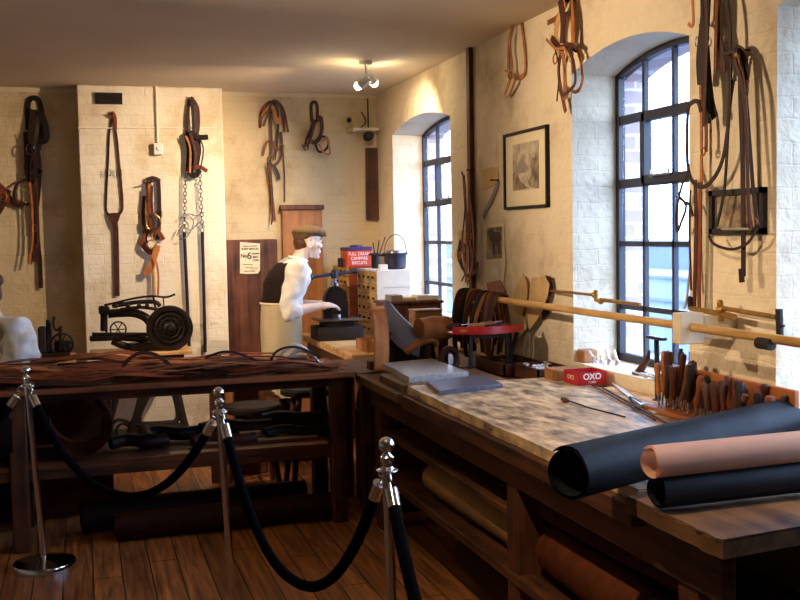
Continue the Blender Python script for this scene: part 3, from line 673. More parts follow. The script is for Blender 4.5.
roll('hide_roll', (1.68, 2.2, .102), (1.72, 4.6, .102), .10, 'l_brown', 'long brown hide roll lying on the floor under the workbench', 1.7)
# ================================================================== slabs and tools on the workbench
M['granite'] = mat('speckled_stone', srgb(168, 162, 156), rough=.3, var=.3, scale=60, bump=.1)
M['slate'] = mat('blue_grey_slate', srgb(86, 86, 100), rough=.4, var=.35, scale=45, bump=.3)
def slab(corners, z0, z1, m, name, label, cat, jag=0):
    P = [at(x, y, Z=z1) for x, y in corners]; poly = []
    rn = random.Random(3)
    for i in range(len(P)):
        A, B = P[i], P[(i+1) % len(P)]
        for k in range(5): v = A.lerp(B, k/5); poly.append((v.x+rn.uniform(-jag, jag), v.y+rn.uniform(-jag, jag)))
    mb = MB(); mb.prism(poly, z0, z1, 'xy'); bmesh.ops.bevel(mb.bm, geom=[e for e in mb.bm.edges if abs(e.verts[0].co.z-e.verts[1].co.z) < 1e-6], offset=.003, segments=1, affect='EDGES')
    return tag(mb.build(name, m), label, cat)
slab([(383, 363), (432, 358.5), (468, 371.5), (409, 377)], .874, .905, 'granite', 'stone_slab', 'pale grey stone slab at the far corner of the workbench', 'stone slab', .004)
slab([(427, 381), (483, 374.5), (502, 383.5), (439, 391)], .873, .893, 'slate', 'slate_slab', 'darker blue-grey slate slab beside the pale stone one', 'stone slab', .003)
b = MB(); b.box((1.47, 4.86, .832), (2.0, 5.3, .873), bev=.004); tag(b.build('packing_board', 'bench_dark'), 'thick dark board bedded under the pale stone slab', 'board')
def tin_box(t, x0, x1, y0, y1, z0, z1, m, inner='iron'):
    b = MB(); w_ = .003
    b.box((x0, y0, z0), (x1, y1, z0+w_)); b.box((x0, y0, z0+w_), (x1, y0+w_, z1)); b.box((x0, y1-w_, z0+w_), (x1, y1, z1)); b.box((x0, y0+w_, z0+w_), (x0+w_, y1-w_, z1)); b.box((x1-w_, y0+w_, z0+w_), (x1, y1-w_, z1))
    return b.build('tin_body', m, t, smooth_=False)
M['redtin'] = mat('red_tin', srgb(176, 26, 30), rough=.35, metal=.1, var=.15, scale=25, bump=0)
M['white_ink'] = mat('white_lettering', srgb(240, 232, 222), rough=.5, var=.02, bump=0)
M['black_ink'] = mat('black_lettering', srgb(28, 26, 24), rough=.6, var=.05, bump=0)
t = empty('food_tin', (2.29, 4.60, .852), 'open red tin lettered OXO on the bench below the window', 'tin')
tin_box(t, 2.215, 2.365, 4.50, 4.65, .873, .935, 'redtin')
lettering('brand_lettering', 'OXO', .04, (2.29, 4.4993, .912), (1, 0, 0), (0, 0, 1), 'white_ink', t, w=.0012)
lettering('small_lettering', 'CUBES', .014, (2.29, 4.4993, .886), (1, 0, 0), (0, 0, 1), 'white_ink', t)
lettering('side_lettering', 'OXO', .03, (2.2143, 4.575, .905), (0, -1, 0), (0, 0, 1), 'white_ink', t)
# long tool trays beside the tin
def tray(x0, x1, y0, y1, z0, z1, m, label):
    t = empty('tool_tray', ((x0+x1)/2, (y0+y1)/2, z0), label, 'tray'); b = MB(); w_ = .01
    b.box((x0, y0, z0), (x1, y1, z0+.008)); b.box((x0, y0, z0), (x1, y0+w_, z1)); b.box((x0, y1-w_, z0), (x1, y1, z1)); b.box((x0, y0, z0), (x0+w_, y1, z1)); b.box((x1-w_, y0, z0), (x1, y1, z1)); b.build('tray_box', m, t, smooth_=False)
tray(2.17, 2.37, 4.855, 5.16, .834, .91, 'oldwood', 'dark wooden tray of bright metal fittings beside the red tin')
tray(2.12, 2.37, 5.18, 5.60, .834, .90, 'oldwood', 'dark wooden tray of brassy fittings below the hanging patterns')
rn = random.Random(11)
for k in range(44):
    x, y = rn.uniform(2.19, 2.34), rn.uniform(4.88, 5.13); b = MB(); z = .862+rn.random()*.052
    n = (rn.uniform(-.5, .5), rn.uniform(-.5, .5), 1)
    b.ring((x, y, z), rn.uniform(.012, .02), .003, n, 14, ts=6)
    tag(b.build('metal_ring', 'bright_steel'), 'small bright steel ring heaped in the tray beside the red tin', 'ring', 'steel rings in the tray')
for k in range(16):
    x, y = rn.uniform(2.15, 2.34), rn.uniform(5.21, 5.56); b = MB(); z = .855+rn.random()*.035
    buckle(b, (x, y, z), .035, .04, .003, (rn.uniform(-.4, .4), rn.uniform(-.4, .4), 1), (math.cos(k), math.sin(k), 0))
    tag(b.build('buckle', 'brass'), 'small brass buckle heaped in the tray under the patterns', 'buckle', 'brass buckles in the tray')
# cigar-box sized wooden block beside tin
b = MB(); b.box((2.19, 4.68, .872), (2.36, 4.82, .925), bev=.003); tag(b.build('small_box', 'paleply'), 'small tan box between the red tin and the tray of rings', 'box')
# shears, rods, pencil on the bench
def lie(px, py, z=.878): return at(px, py, Z=z)
t = empty('shears', lie(630, 396), 'pair of steel shears lying open on the worktop', 'shears')
for k, (A, B, m) in enumerate((((612, 383), (632, 398), 'bright_steel'), ((628, 396), (656, 413), 'bright_steel'))):
    b = MB(); a_, c_ = lie(*A), lie(*B); b.strap([a_, a_.lerp(c_, .5)+Vector((.004, 0, 0)), c_], [.006, .022, .02], .004, side=(0, 0, 1)); b.build('blade', m, t)
for A, B in (((632, 398), (652, 408)), ((630, 399), (641, 411))):
    b = MB(); a_, c_ = lie(*A), lie(*B); d = (c_-a_); b.tube([a_, a_+d*.5], .005); b.ring(a_+d*.8, .026, .005, (0, 0, 1), 18, sx=.7); b.build('handle', 'ironmatt', t)
b = MB(); b.cyl(lie(630, 398, .87), lie(630, 398, .888), .008); b.build('pivot', 'steel', t)
def rod(pts, r, m, name, label, cat, z=.879):
    b = MB(); P = [lie(x, y, z) for x, y in pts]; b.tube(P, r, 8); return tag(b.build(name, m), label, cat)
rod([(603, 388), (668, 424)], .005, 'redwood_z', 'wooden_rod', 'thin dark red wooden rod on the worktop beside the shears', 'rod')
rod([(588, 383), (655, 420)], .004, 'oldwood', 'wooden_rod', 'thin dark wooden rod nearest the red tin', 'rod')
rod([(563, 399), (590, 408), (625, 417)], .0035, 'ironmatt', 'awl', 'slim black awl lying on the pale worktop', 'awl')
b = MB(); b.lathe([(.007, 0), (.011, .02), (.009, .05), (.006, .06)], lie(562, 399, .884), lie(590, 408, .884)-lie(562, 399, .884), 12); b.build('awl_handle', 'oldwood', bpy.data.objects['awl'])
# ---- awl rack
t = empty('tool_rack', (2.2, 3.3, .872), 'brown wooden rack crowded with handled leather tools beside the pier', 'tool rack')
M['rackwood'] = wood('orange_brown_rack_wood', srgb(96, 50, 24), srgb(168, 98, 48), 'y', scale=3)
RX = 2.24
b = MB(); b.box((RX+.02, 2.98, .874), (RX+.04, 3.80, 1.055), bev=.003); b.build('backboard', 'rackwood', t)
b = MB(); b.prism([(RX-.09, .874), (RX+.02, .874), (RX+.02, .90), (RX-.06, .90)], 2.98, 3.80, 'xz') if False else b.box((RX-.08, 2.98, .874), (RX+.02, 3.80, .892), bev=.003); b.build('foot_board', 'rackwood', t)
rn = random.Random(5); HM = ['l_chest', 'oldwood_z', 'l_dark', 'redwood_z', 'l_brown', 'l_black', 'l_brown']
n = 30
for k in range(n):
    y = 3.76-k*(.75/n)+rn.uniform(-.005, .005); row = k % 2; x = RX-.015-.028*row; lean = rn.uniform(-.38, .30); hz = (1.09 if k < 6 else 1.06)+rn.uniform(-.03, .035)-(.015 if k > 16 else 0); tp = Vector((x+.015+rn.uniform(-.012, .012), y+lean*.16, hz))
    bt = Vector((x, y, .895)); d = (tp-bt).normalized(); L_ = (tp-bt).length
    tt = empty('hand_tool', bt, None); 
    kind = ['stubby handle', 'slim handle', 'bulbous handle'][k % 3]
    tag(tt, 'leatherworking hand tool with a wooden handle standing in the brown rack', 'hand tool', 'hand tools in the rack')
    r = (.014, .012, .017)[k % 3]
    b = MB(); b.lathe([(r*.5, L_*.22), (r*.9, L_*.32), (r*.75, L_*.6), (r*1.15, L_*.85), (r*.95, L_*.97), (0, L_)], bt, d, 12); b.build('handle', HM[(k*5+rn.randint(0, 3)) % 7] if k > 1 else 'l_tan', tt)
    b = MB(); b.cyl(bt, bt+d*L_*.42, .0035, .005, 8); b.ball(bt+d*.005, .006, 8); b.build('blade', 'steel', tt)
# ---- tools standing on the sill and behind
def sl(px, py, X=2.412): return at(px, py, X=X)
for k, (a_, c_, lb) in enumerate((((589, 351), (596, 372), 'steel pricking iron leaning on the sill, nearest the jamb'), ((601, 355), (602, 372), 'short bright steel pricking iron standing on the sill'), ((606, 350), (611, 371), 'steel pricking iron on the sill, second from the window frame'), ((614, 350), (619, 370), 'steel pricking iron on the sill, closest to the window frame'))):
    t = empty('pricking_iron', sl(*c_), lb, 'hand tool', 'pricking irons on the sill'); A, B = sl(*a_), sl(*c_); B.z = .948
    b = MB(); b.tube([A, A.lerp(B, .55)], [.006, .008], 8); b.build('shank', 'bright_steel', t)
    b = MB(); m_ = A.lerp(B, .55)
    b.strap([m_, m_.lerp(B, .35), m_.lerp(B, .5)], [.014, .04, .045], .008, side=(-1, 0, 0), sm=False)
    for j in range(4):
        o_ = Vector((0, (j-1.5)*.012, 0)); b.cyl(m_.lerp(B, .5)+o_, B+o_, .0035, .002, 6)
    b.build('prongs', 'bright_steel', t)
b = MB(); a_ = at(583, 372, X=2.44); b.box((2.42, a_.y-.05, .931), (2.5, a_.y+.05, .995), bev=.006); tag(b.build('wooden_block', 'paleply'), 'small brown wooden block on the sill against the jamb', 'block')
t = empty('hook_horn', sl(645, 370, 2.44), 'dark curved horn standing on the window sill', 'horn')
b = MB(); P = smooth([sl(638, 374, 2.46), sl(643, 366, 2.46), sl(648, 358, 2.46), sl(649, 350, 2.46)])[0]; n = len(P); b.tube(P, [.022-.016*i/(n-1) for i in range(n)], 10); b.build('horn', 'l_brown', t)
b = MB(); c = sl(640, 374, 2.46); b.box((c.x-.03, c.y-.03, .931), (c.x+.03, c.y+.03, c.z+.01), bev=.005); b.build('horn_base', 'l_dark', t)
t = empty('stake_anvil', at(657, 378, X=2.34), 'iron T-shaped stake standing on the bench before the window', 'stake')
A, B = at(656.5, 338, X=2.34), at(658, 380, X=2.34); B.z = .853
b = MB(); b.cyl(A, B, .011, .013, 12); b.build('stem', 'blueiron', t)
b = MB(); b.obox(A, (.03, .13, .014), bev=.004); b.build('head_bar', 'blueiron', t)
b = MB(); b.lathe([(.04, .853), (.04, .865), (.015, .88)], (A.x, B.y, 0), seg=18); b.build('foot', 'blueiron', t)
for k, (A, B, m, lb) in enumerate((((626, 380), (668, 376), 'bright_steel', 'long steel tool lying among others before the window'), ((640, 384), (672, 390), 'ironmatt', 'black iron tool lying nearest the tool rack'), ((622, 376), (650, 384), 'ironmatt', 'black iron tool lying beside the steel one before the window'), ((645, 378), (668, 370), 'bright_steel', 'bright steel tool pointing at the window frame'))):
    a_, c_ = at(*A, Z=.947+.012*(k % 2)), at(*B, Z=.947+.008*(k % 2)); a_.x = min(max(a_.x, 2.42), 2.62); c_.x = min(max(c_.x, 2.42), 2.62)
    b = MB(); b.tube([a_, a_.lerp(c_, .3), a_.lerp(c_, .6), c_], [.006, .009, .012, .014], 10); tag(b.build('steel_tool', m), lb, 'hand tool')
b = MB(); b.box((2.275, 3.86, .853), (2.385, 4.42, .872), bev=.003); tag(b.build('tool_board', 'lightwood'), 'pale board under the loose tools before the window', 'board')
for k, px in enumerate((681, 692)):
    b = MB(); c = at(px, 352, X=2.5); b.cyl((2.5, c.y, .931), (2.5, c.y, c.z), .014, seg=14); b.cyl((2.5, c.y, c.z), (2.5, c.y, c.z+.015), .009, seg=12); tag(b.build('small_bottle', 'ironmatt'), ['small dark bottle on the sill, farther from the pier', 'small dark bottle on the sill, right against the pier'][k], 'bottle')
rn = random.Random(31)
for k in range(9):
    px, py = rn.uniform(618, 662), rn.uniform(371, 386); a_ = at(px, py, Z=.95); a_.x = min(max(a_.x, 2.41), 2.58); an = rn.uniform(-.6, .5); L_ = rn.uniform(.09, .16)
    d = Vector((math.sin(an)*.5, -math.cos(an), rn.uniform(-.03, .05))).normalized(); t = empty('hand_tool', a_, 'bright steel tool in the loose pile between the curved horn and the tool rack', 'hand tool', 'loose steel tools before the window')
    b = MB(); b.tube([a_, a_+d*L_*.5], [.004, .006], 8); b.build('blade', 'bright_steel', t); b = MB(); b.lathe([(.006, 0), (.010, .01), (.008, L_*.3), (.011, L_*.45), (0, L_*.5)], a_+d*L_*.5, d, 10); b.build('handle', ['bright_steel', 'bright_steel', 'l_chest'][k % 3], t)
# ================================================================== pole, pipes and hanging straps along the window wall
PX_, PZ_ = 2.2, 1.229
t = empty('hanging_pole', (PX_, 4.4, PZ_), 'long yellow wooden pole carried on a cream block along the window wall', 'pole')
b = MB(); b.cyl((PX_, 2.4, PZ_), (PX_, 6.06, PZ_), .0165, seg=16); b.build('pole_shaft', 'pole', t)
b = MB(); b.box((2.15, 3.5, 1.165), (2.25, 3.56, 1.283), bev=.003); b.box((2.25, 3.51, 1.18), (2.4, 3.55, 1.265)); b.build('bracket_block', 'block', t)
b = MB(); b.tube([(2.4, 5.75, 1.229), (2.24, 5.75, 1.205), (2.2, 5.75, 1.208), (2.165, 5.75, 1.24)], .006); b.build('hook_bracket', 'ironmatt', t)
b = MB(); b.cyl((2.185, 3.0, PZ_-.018), (2.185, 3.07, PZ_-.018), .02, seg=12); b.build('iron_band', 'ironmatt', t)
t = empty('brass_pipe', at(595, 298, X=2.3), 'jointed brass pipe arm reaching from the pier across the window', 'pipe')
g1 = lambda px, py, X=2.33: at(px, py, X=X)
b = MB(); b.tube([at(549, 291, X=2.40), g1(556, 291), g1(594, 295)], .007, 10); b.tube([g1(603, 300), g1(640, 304.5)], [.010, .007], 10); b.build('pipe_arm', 'brass', t)
b = MB(); b.tube([g1(594, 295), g1(596, 300), g1(600, 302), g1(603, 300)], .008); b.cyl(g1(596, 290), g1(596, 301), .010, seg=10); b.ball(g1(595, 295), .017); b.ball(g1(601, 301), .016); b.build('knuckle', 'brass', t)
b = MB(); b.ball(at(549, 291, X=2.395), .03, 14, (.4, 1, 1)); b.build('wall_rose', 'brass', t)
t = empty('brass_pipe', at(735, 315, X=2.3), 'brass gas pipe with tap fixed across the pier behind the pole', 'pipe')
b = MB(); b.tube([g1(690, 308), g1(735, 317)], [.010, .012], 10); b.tube([g1(722, 308), g1(776, 317)], .009, 10); b.build('pipe_arm', 'brass', t)
b = MB(); b.cyl(g1(720, 303), g1(721, 321), .012, seg=10); b.ball(g1(720, 303), .013); b.ball(g1(721, 310), .020); b.build('tap', 'brass', t)
b = MB(); b.cyl(g1(690, 298), g1(690, 308), .010, seg=10); b.ball(g1(690, 299), .012); b.build('nozzle', 'ironmatt', t)
b = MB(); b.cyl(g1(779, 309), g1(780, 336), .013, seg=10); b.cyl(at(776, 317, X=2.33), at(776, 317, X=2.4), .01, seg=10); b.tube([g1(779, 326), g1(784, 326)], .005); b.build('end_hook', 'ironmatt', t)
# bundle of strap loops slung over the pole's far end
rn = random.Random(21)
LM = ['l_chest', 'l_brown', 'l_dark', 'l_brown', 'l_black', 'l_tan', 'l_dark']
for k in range(18):
    y = 6.02-k*.036+rn.uniform(-.006, .006); w_ = .022; L1 = rn.uniform(.26, .38); L2 = rn.uniform(.25, .37); s = rn.uniform(.05, .085)
    b = MB(); z = PZ_+.019+.003*(k % 3)
    sh = rn.uniform(-.03, .03)
    b.strap([(PX_-s*.9, y+sh, z-L1), (PX_-s, y+sh*.6, z-L1*.6), (PX_-s*.75, y, z-.08), (PX_-.02, y, z), (PX_+.02, y, z), (PX_+s*.6, y, z-.08), (PX_+s*.8, y-sh*.5, z-L2*.6), (PX_+s*.6, y-sh, z-L2)], w_, .004, side=(0, 0, 1) if False else None)
    tag(b.build('leather_strap', LM[k % 7]), 'brown leather strap looped over the far end of the yellow pole', 'strap', 'strap loops over the pole')
# red rack with tools
M['redpaint'] = mat('red_painted_iron', srgb(186, 28, 24), rough=.4, var=.25, scale=30)
t = empty('red_tool_stand', (2.08, 5.3, .834), 'red painted iron stand on dark legs in front of the hanging strap loops', 'stand')
Y0 = 5.30
pts = []
for i in range(15):
    f = i/14; x = 1.88+f*.40; pts.append(Vector((x, Y0-.07*math.sin(PI*f), 1.083)))
b = MB(); b.strap(pts, .036, .012, side=(0, -1, 0), sm=False); b.prism([(p.x, p.y) for p in pts]+[(2.28, 5.40), (1.88, 5.40)], 1.060, 1.068, 'xy'); b.build('curved_tray', 'redpaint', t)
for x, y in ((1.98, 5.3), (2.19, 5.3)):
    b = MB(); b.box((x-.009, y-.009, .834), (x+.009, y+.009, 1.06)); b.build('leg', 'ironmatt', t)
b = MB(); b.box((1.98, 5.29, 1.035), (2.19, 5.31, 1.055)); b.tube([(2.19, 5.3, .86), (2.27, 5.35, 1.05)], .012); b.build('brace', 'ironmatt', t)
for k in range(9):
    a_ = Vector((rn.uniform(1.86, 1.98) if k < 5 else rn.uniform(2.02, 2.12), rn.uniform(5.26, 5.38), 1.078+.010*(k % 4))); an = rn.uniform(-.5, .4); c_ = a_+Vector((.15*math.cos(an), .10*math.sin(an), rn.uniform(0, .02)))
    t = empty('hand_tool', a_, 'wooden handled hand tool lying loose on the red stand', 'hand tool', 'hand tools on the red stand'); d = c_-a_
    b = MB(); b.lathe([(.007, 0), (.013, .02), (.010, .05), (.013, .075), (.006, .085)], a_, d, 12); b.build('handle', ['l_tan', 'l_chest', 'l_dark', 'paleply'][k % 4], t)
    b = MB(); b.cyl(a_+d*.5, c_, .004, .002, 8); b.build('blade', 'steel', t)
# saddle, ochre pad, box, chest on the side bench and table
M['greyhide'] = mat('grey_leather', srgb(160, 156, 162), rough=.5, var=.12, scale=6)
t = empty('saddle', (1.75, 5.9, .835), 'grey and brown half-made saddle standing on the bench corner', 'saddle')
P0, P1 = at(387, 300, Y=5.92), at(426, 334, Y=5.74)
def shell(mb, P0, P1, half, drop, th, lift=0, n=12, m=14, curve=.03):
    ax = (P1-P0); rows = []; sd = Vector((ax.y, -ax.x, 0)).normalized()
    for i in range(n+1):
        f = i/n; c = P0+ax*f+Vector((0, 0, -curve*math.sin(PI*f)+lift)); row = []
        for j in range(m+1):
            a = -1+2*j/m; w_ = half*(1-.25*abs(2*f-1)); an = a*1.35
            row.append(mb.bm.verts.new(c+sd*w_*math.sin(an)+Vector((0, 0, -drop*(1-math.cos(an))))))
        rows.append(row)
    fs = [mb.bm.faces.new((rows[i][j], rows[i+1][j], rows[i+1][j+1], rows[i][j+1])) for i in range(n) for j in range(m)]
    bmesh.ops.solidify(mb.bm, geom=fs, thickness=th); return mb
b = MB(); shell(b, P0, P1, .12, .16, .008); b.build('seat', 'greyhide', t)
b = MB(); shell(b, P0+Vector((0, .0, -.035)), P1+Vector((.02, -.0, -.03)), .13, .22, .010); b.build('flap', 'l_black', t)
b = MB(); b.tube(smooth([P1+Vector((-.13, -.02, -.10)), P1+Vector((-.06, -.03, -.05)), P1+Vector((.02, -.03, -.03)), P1+Vector((.06, .0, -.06))])[0], .022, 10); b.build('cantle_roll', 'l_tan', t)
b = MB(); b.box((1.62, 5.78, .836), (1.88, 5.98, .98), bev=.03); b.build('tree', 'l_dark', t)
b = MB(); b.strap(smooth([(1.66, 5.74, 1.05), (1.62, 5.72, .95), (1.63, 5.70, .88), (1.67, 5.69, .845)])[0], .03, .004, side=(0, -1, 0), sm=False); b.build('girth_strap', 'l_brown', t)
a_ = at(436, 331, Y=5.62); t = empty('leather_cushion', (a_.x, a_.y, .835), 'ochre stuffed leather cushion beside the saddle', 'cushion')
b = MB(); b.lathe([(.02, -.11), (.065, -.10), (.075, 0), (.065, .10), (.02, .11)], (a_.x+.03, a_.y+.13, a_.z), (1, .25, 0), 24); b.build('cushion_body', 'l_tan', t)
b = MB(); b.tube([(a_.x-.02, a_.y+.12, .836), (a_.x-.02, a_.y+.12, a_.z-.06)], .03); b.tube([(a_.x+.09, a_.y+.14, .836), (a_.x+.09, a_.y+.14, a_.z-.06)], .03); b.build('stand_foot', 'l_brown', t)
a_ = at(449, 341, Y=5.45); b = MB(); b.ring((a_.x, a_.y, .836+.075), .058, .018, (.5, -1, .1), 28); tag(b.build('padded_ring', 'l_brown'), 'brown padded leather ring leaning beside the ochre cushion', 'ring')
a_ = at(404, 349, Y=5.6)
for k, (px, r, m) in enumerate(((398, .04, 'l_dark'), (412, .045, 'l_brown'), (425, .035, 'l_chest'))):
    c = at(px, 352, Y=5.48); b = MB(); b.ring((c.x, c.y, .834+.018), r, .016, (.1, .1, 1), 22); b.ring((c.x+.01, c.y, .834+.05), r*.85, .014, (.2, -.1, 1), 22)
    tag(b.build('strap_coil', m), ['dark coiled strap behind the pale stone slab, nearest the stave', 'brown coiled strap behind the pale stone slab, middle of three', 'chestnut coiled strap behind the pale stone slab, nearest the strap loops'][k], 'strap')
A, B = at(378, 310, Y=5.62), at(379, 372, Y=5.62)
t = empty('bent_stave', (A.x, 5.62, .85), 'upright orange-brown bent wooden stave at the junction of the benches', 'stave')
pts = [Vector((A.x+.004, 5.70, A.z-.02)), Vector((A.x+.004, 5.655, A.z)), Vector((A.x+.006, 5.61, A.z-.04)), Vector((A.x+.008, 5.59, (A.z+.85)/2)), Vector((A.x+.006, 5.60, .856))]
M['stave'] = wood('orange_stave', srgb(170, 84, 44), srgb(240, 164, 96), 'z', scale=2, rough=.35)
b = MB(); b.strap(pts, .078, .03, side=(0, -1, 0)); b.build('stave_board', 'stave', t)
b = MB(); b.box((A.x-.05, 5.63, .851), (A.x+.05, 5.70, .90), bev=.005); b.build('foot_block', 'oldwood_z', t)
# small chest with white packets
X0, X1, YC = at(385, 310, Y=6.62).x, at(443, 310, Y=6.62).x, 6.62; ZT = at(415, 301, Y=YC).z
t = empty('small_chest', ((X0+X1)/2, YC+.12, .85), 'small dark red-brown chest of drawers carrying white packets', 'chest')
b = MB(); b.box((X0+.01, YC+.012, .85), (X1-.01, YC+.26, ZT-.02), bev=.004); b.build('carcass', 'redwood_z', t)
b = MB(); b.box((X0-.005, YC-.01, ZT-.02), (X1+.005, YC+.27, ZT), bev=.004); b.build('chest_top', 'redwood_z', t)
hgt = (ZT-.02-.86)/2
for k in range(2):
    b = MB(); b.box((X0+.03, YC, .86+k*hgt+.005), (X1-.03, YC+.014, .86+(k+1)*hgt-.005), bev=.003); d_ = b.build('drawer', 'redwood_z', t)
    b = MB(); b.ball(((X0+X1)/2, YC-.01, .86+(k+.5)*hgt), .012); b.build('knob', 'block', d_)
M['card'] = mat('grey_card', srgb(150, 140, 128), rough=.8, var=.15); M['paper'] = mat('white_paper', srgb(226, 220, 206), rough=.8, var=.05); M['tanpaper'] = mat('tan_card', srgb(214, 180, 120), rough=.8, var=.1)
for (pa, pb, h, m, lb) in ((390, 402, .04, 'card', 'grey card packet on the small chest, over its near end corner'), (402, 415, .022, 'tanpaper', 'flat tan packet on top of the small chest'), (416, 428, .035, 'paper', 'white packet in the middle of the small chest top'), (429, 438, .03, 'paper', 'white end packet on the small chest closest to the window')):
    xa, xb = at(pa, 298, Y=6.68).x, at(pb, 298, Y=6.68).x; b = MB(); b.box((xa, 6.66, ZT), (xb, 6.80, ZT+h), bev=.003); tag(b.build('packet', m), lb, 'packet', 'packets on the small chest')
xa, xb, zt = at(415, 309, Y=6.2).x, at(442, 309, Y=6.2).x, at(430, 309.5, Y=6.2).z
t = empty('wooden_box', ((xa+xb)/2, 6.27, .836), 'pale boarded wooden box in front of the small chest', 'box')
b = MB(); b.box((xa, 6.2, .836), (xb, 6.33, zt-.012), bev=.003); b.build('box_body', 'lightwood', t); b = MB(); b.box((xa-.004, 6.195, zt-.012), (xb+.004, 6.335, zt), bev=.003); b.build('lid', 'lightwood', t)
# drawer cabinet by the far window
M['cabwhite'] = mat('white_painted_cabinet', srgb(214, 208, 198), rough=.6, var=.08, scale=5)
M['drawer'] = mat('yellowed_drawer_front', srgb(176, 138, 80), rough=.6, var=.25, scale=12)
X0, X1, Y0, Y1, Z0 = 2.055, 2.31, 7.42, 7.99, .85
ZT = at(390, 270, Y=Y0).z
t = empty('drawer_cabinet', ((X0+X1)/2, (Y0+Y1)/2, Z0), 'white sided cabinet of many small drawers in the corner by the far window', 'cabinet')
b = MB(); b.box((X0+.012, Y0, Z0), (X1, Y1, ZT), bev=.004); b.box((X0, Y0-.006, Z0), (X0+.014, Y0+.012, ZT)); b.box((X0, Y1-.012, Z0), (X0+.014, Y1, ZT)); b.box((X0, Y0, ZT-.012), (X0+.014, Y1, ZT)); b.build('carcass', 'cabwhite', t)
b = MB(); b.box((X0+.05, Y0-.003, ZT-.13), (X1-.01, Y0, ZT-.127)); b.build('side_seam', 'card', t)
rows, cols = 6, 4
for r_ in range(rows):
    for c_ in range(cols):
        ya = Y0+.015+c_*(Y1-Y0-.03)/cols; za = Z0+.012+r_*(ZT-Z0-.026)/rows; b = MB()
        b.box((X0-.002, ya+.004, za+.004), (X0+.012, ya+(Y1-Y0-.03)/cols-.004, za+(ZT-Z0-.026)/rows-.004), bev=.002); d_ = b.build('drawer', 'drawer', t)
        b = MB(); b.ball((X0-.010, ya+(Y1-Y0-.03)/cols/2, za+.036), .0095, 10); b.build('knob', 'ironmatt', d_)
# a second lower bank of drawers farther in
b = None
X2 = 1.99
t = empty('drawer_cabinet', (2.15, 8.28, .0), 'taller brown cabinet of small drawers against the far wall', 'cabinet')
b = MB(); b.box((X2+.012, 8.03, 0), (2.34, 8.56, ZT+.01), bev=.004); b.build('carcass', 'l_red', t)
for r_ in range(6):
    for c_ in range(4):
        ya = 8.045+c_*.125; za = .86+r_*.083; b = MB(); b.box((X2, ya+.004, za+.004), (X2+.014, ya+.121, za+.079), bev=.002); d_ = b.build('drawer', 'drawer', t)
        b = MB(); b.ball((X2-.008, ya+.062, za+.04), .0095, 10); b.build('knob', 'ironmatt', d_)
# biscuit tin
Z = ZT+.01; t = empty('biscuit_tin', (2.15, 8.15, Z), 'red and blue lettered biscuit tin on top of the brown cabinet', 'tin')
YT = 8.07; xa, xb = at(346.5, 256, Y=YT).x, at(372, 256, Y=YT).x; zb, zt = Z, at(360, 247, Y=YT).z
M['tinred'] = mat('orange_red_tin', srgb(196, 72, 42), rough=.35, var=.15, bump=0); M['tinblue'] = mat('dark_blue_tin', srgb(58, 44, 92), rough=.35, var=.15, bump=0)
b = MB(); b.box((xa, YT, zb), (xb, YT+.2, zt-.025), bev=.006); b.build('tin_body', 'tinred', t)
b = MB(); b.box((xa-.003, YT-.003, zt-.03), (xb+.003, YT+.203, zt), bev=.006); b.lathe([(.05, 0), (.05, .014), (.02, .018)], ((xa+xb)/2, YT+.1, zt), seg=20); b.build('lid', 'tinblue', t)
cx = (xa+xb)/2; hh = zt-.03-zb
for k, s in enumerate(('FULL CREAM', 'CAMPFIRE', 'BISCUITS')): lettering('tin_lettering', s, .034, (cx, YT-.0008, zb+hh*(.80-.28*k)), (1, 0, 0), (0, 0, 1), 'white_ink', t, sx=.9)
a_ = at(343, 262, Y=8.1); b = MB(); b.box((a_.x-.03, 8.1, Z), (a_.x+.0, 8.16, Z+.07), bev=.004); tag(b.build('small_jar', 'ironmatt'), 'tiny dark canister beside the lettered tin', 'canister')
# glue pot with wire bail
a_ = at(395.5, 270, Y=7.56); cx = a_.x; cy = 7.56; t = empty('glue_pot', (cx, cy, ZT), 'blue-black iron pot with wire bail on the white sided cabinet', 'pot')
M['potiron'] = mat('blue_black_pot', srgb(48, 46, 62), rough=.45, metal=.3, var=.3)
b = MB(); b.lathe([(.06, ZT), (.078, ZT+.012), (.083, ZT+.06), (.083, ZT+.112), (.087, ZT+.118), (.080, ZT+.122), (.076, ZT+.115), (.07, ZT+.06), (.0, ZT+.02)], (cx, cy, 0), seg=32); b.build('pot_body', 'potiron', t)
b = MB(); b.lathe([(.07, ZT+.118), (.066, ZT+.135), (.058, ZT+.14), (0, ZT+.142)], (cx, cy, 0), seg=28); b.build('inner_pot', 'steel', t)
b = MB(); b.tube([(cx+.086*math.cos(a), cy-.02*math.sin(a), ZT+.118+.14*math.sin(a)) for a in [PI*i/16 for i in range(17)]], .0028, 6); b.ball((cx-.086, cy, ZT+.115), .011); b.ball((cx+.086, cy, ZT+.115), .011); b.build('bail_handle', 'ironmatt', t)
b = MB(); b.tube([(cx-.08, cy, ZT+.105), (cx-.20, cy+.01, ZT+.115)], .009); b.build('side_handle', 'ironmatt', t)
a_ = at(382, 266, Y=7.5); b = MB(); b.box((a_.x-.03, 7.45, ZT), (a_.x+.03, 7.5, ZT+.04), bev=.003); tag(b.build('white_carton', 'paper'), 'small white carton in front of the iron pot', 'carton')
t = empty('brush_jar', (at(376, 262, Y=7.85).x, 7.85, ZT), 'dark jar of brushes behind the iron pot', 'jar'); c = t.location
b = MB(); b.lathe([(.03, ZT), (.036, ZT+.02), (.036, ZT+.10), (.028, ZT+.12), (.024, ZT+.12), (.03, ZT+.1), (.0, ZT+.01)], (c.x, c.y, 0), seg=20); b.build('jar_body', 'ironmatt', t)
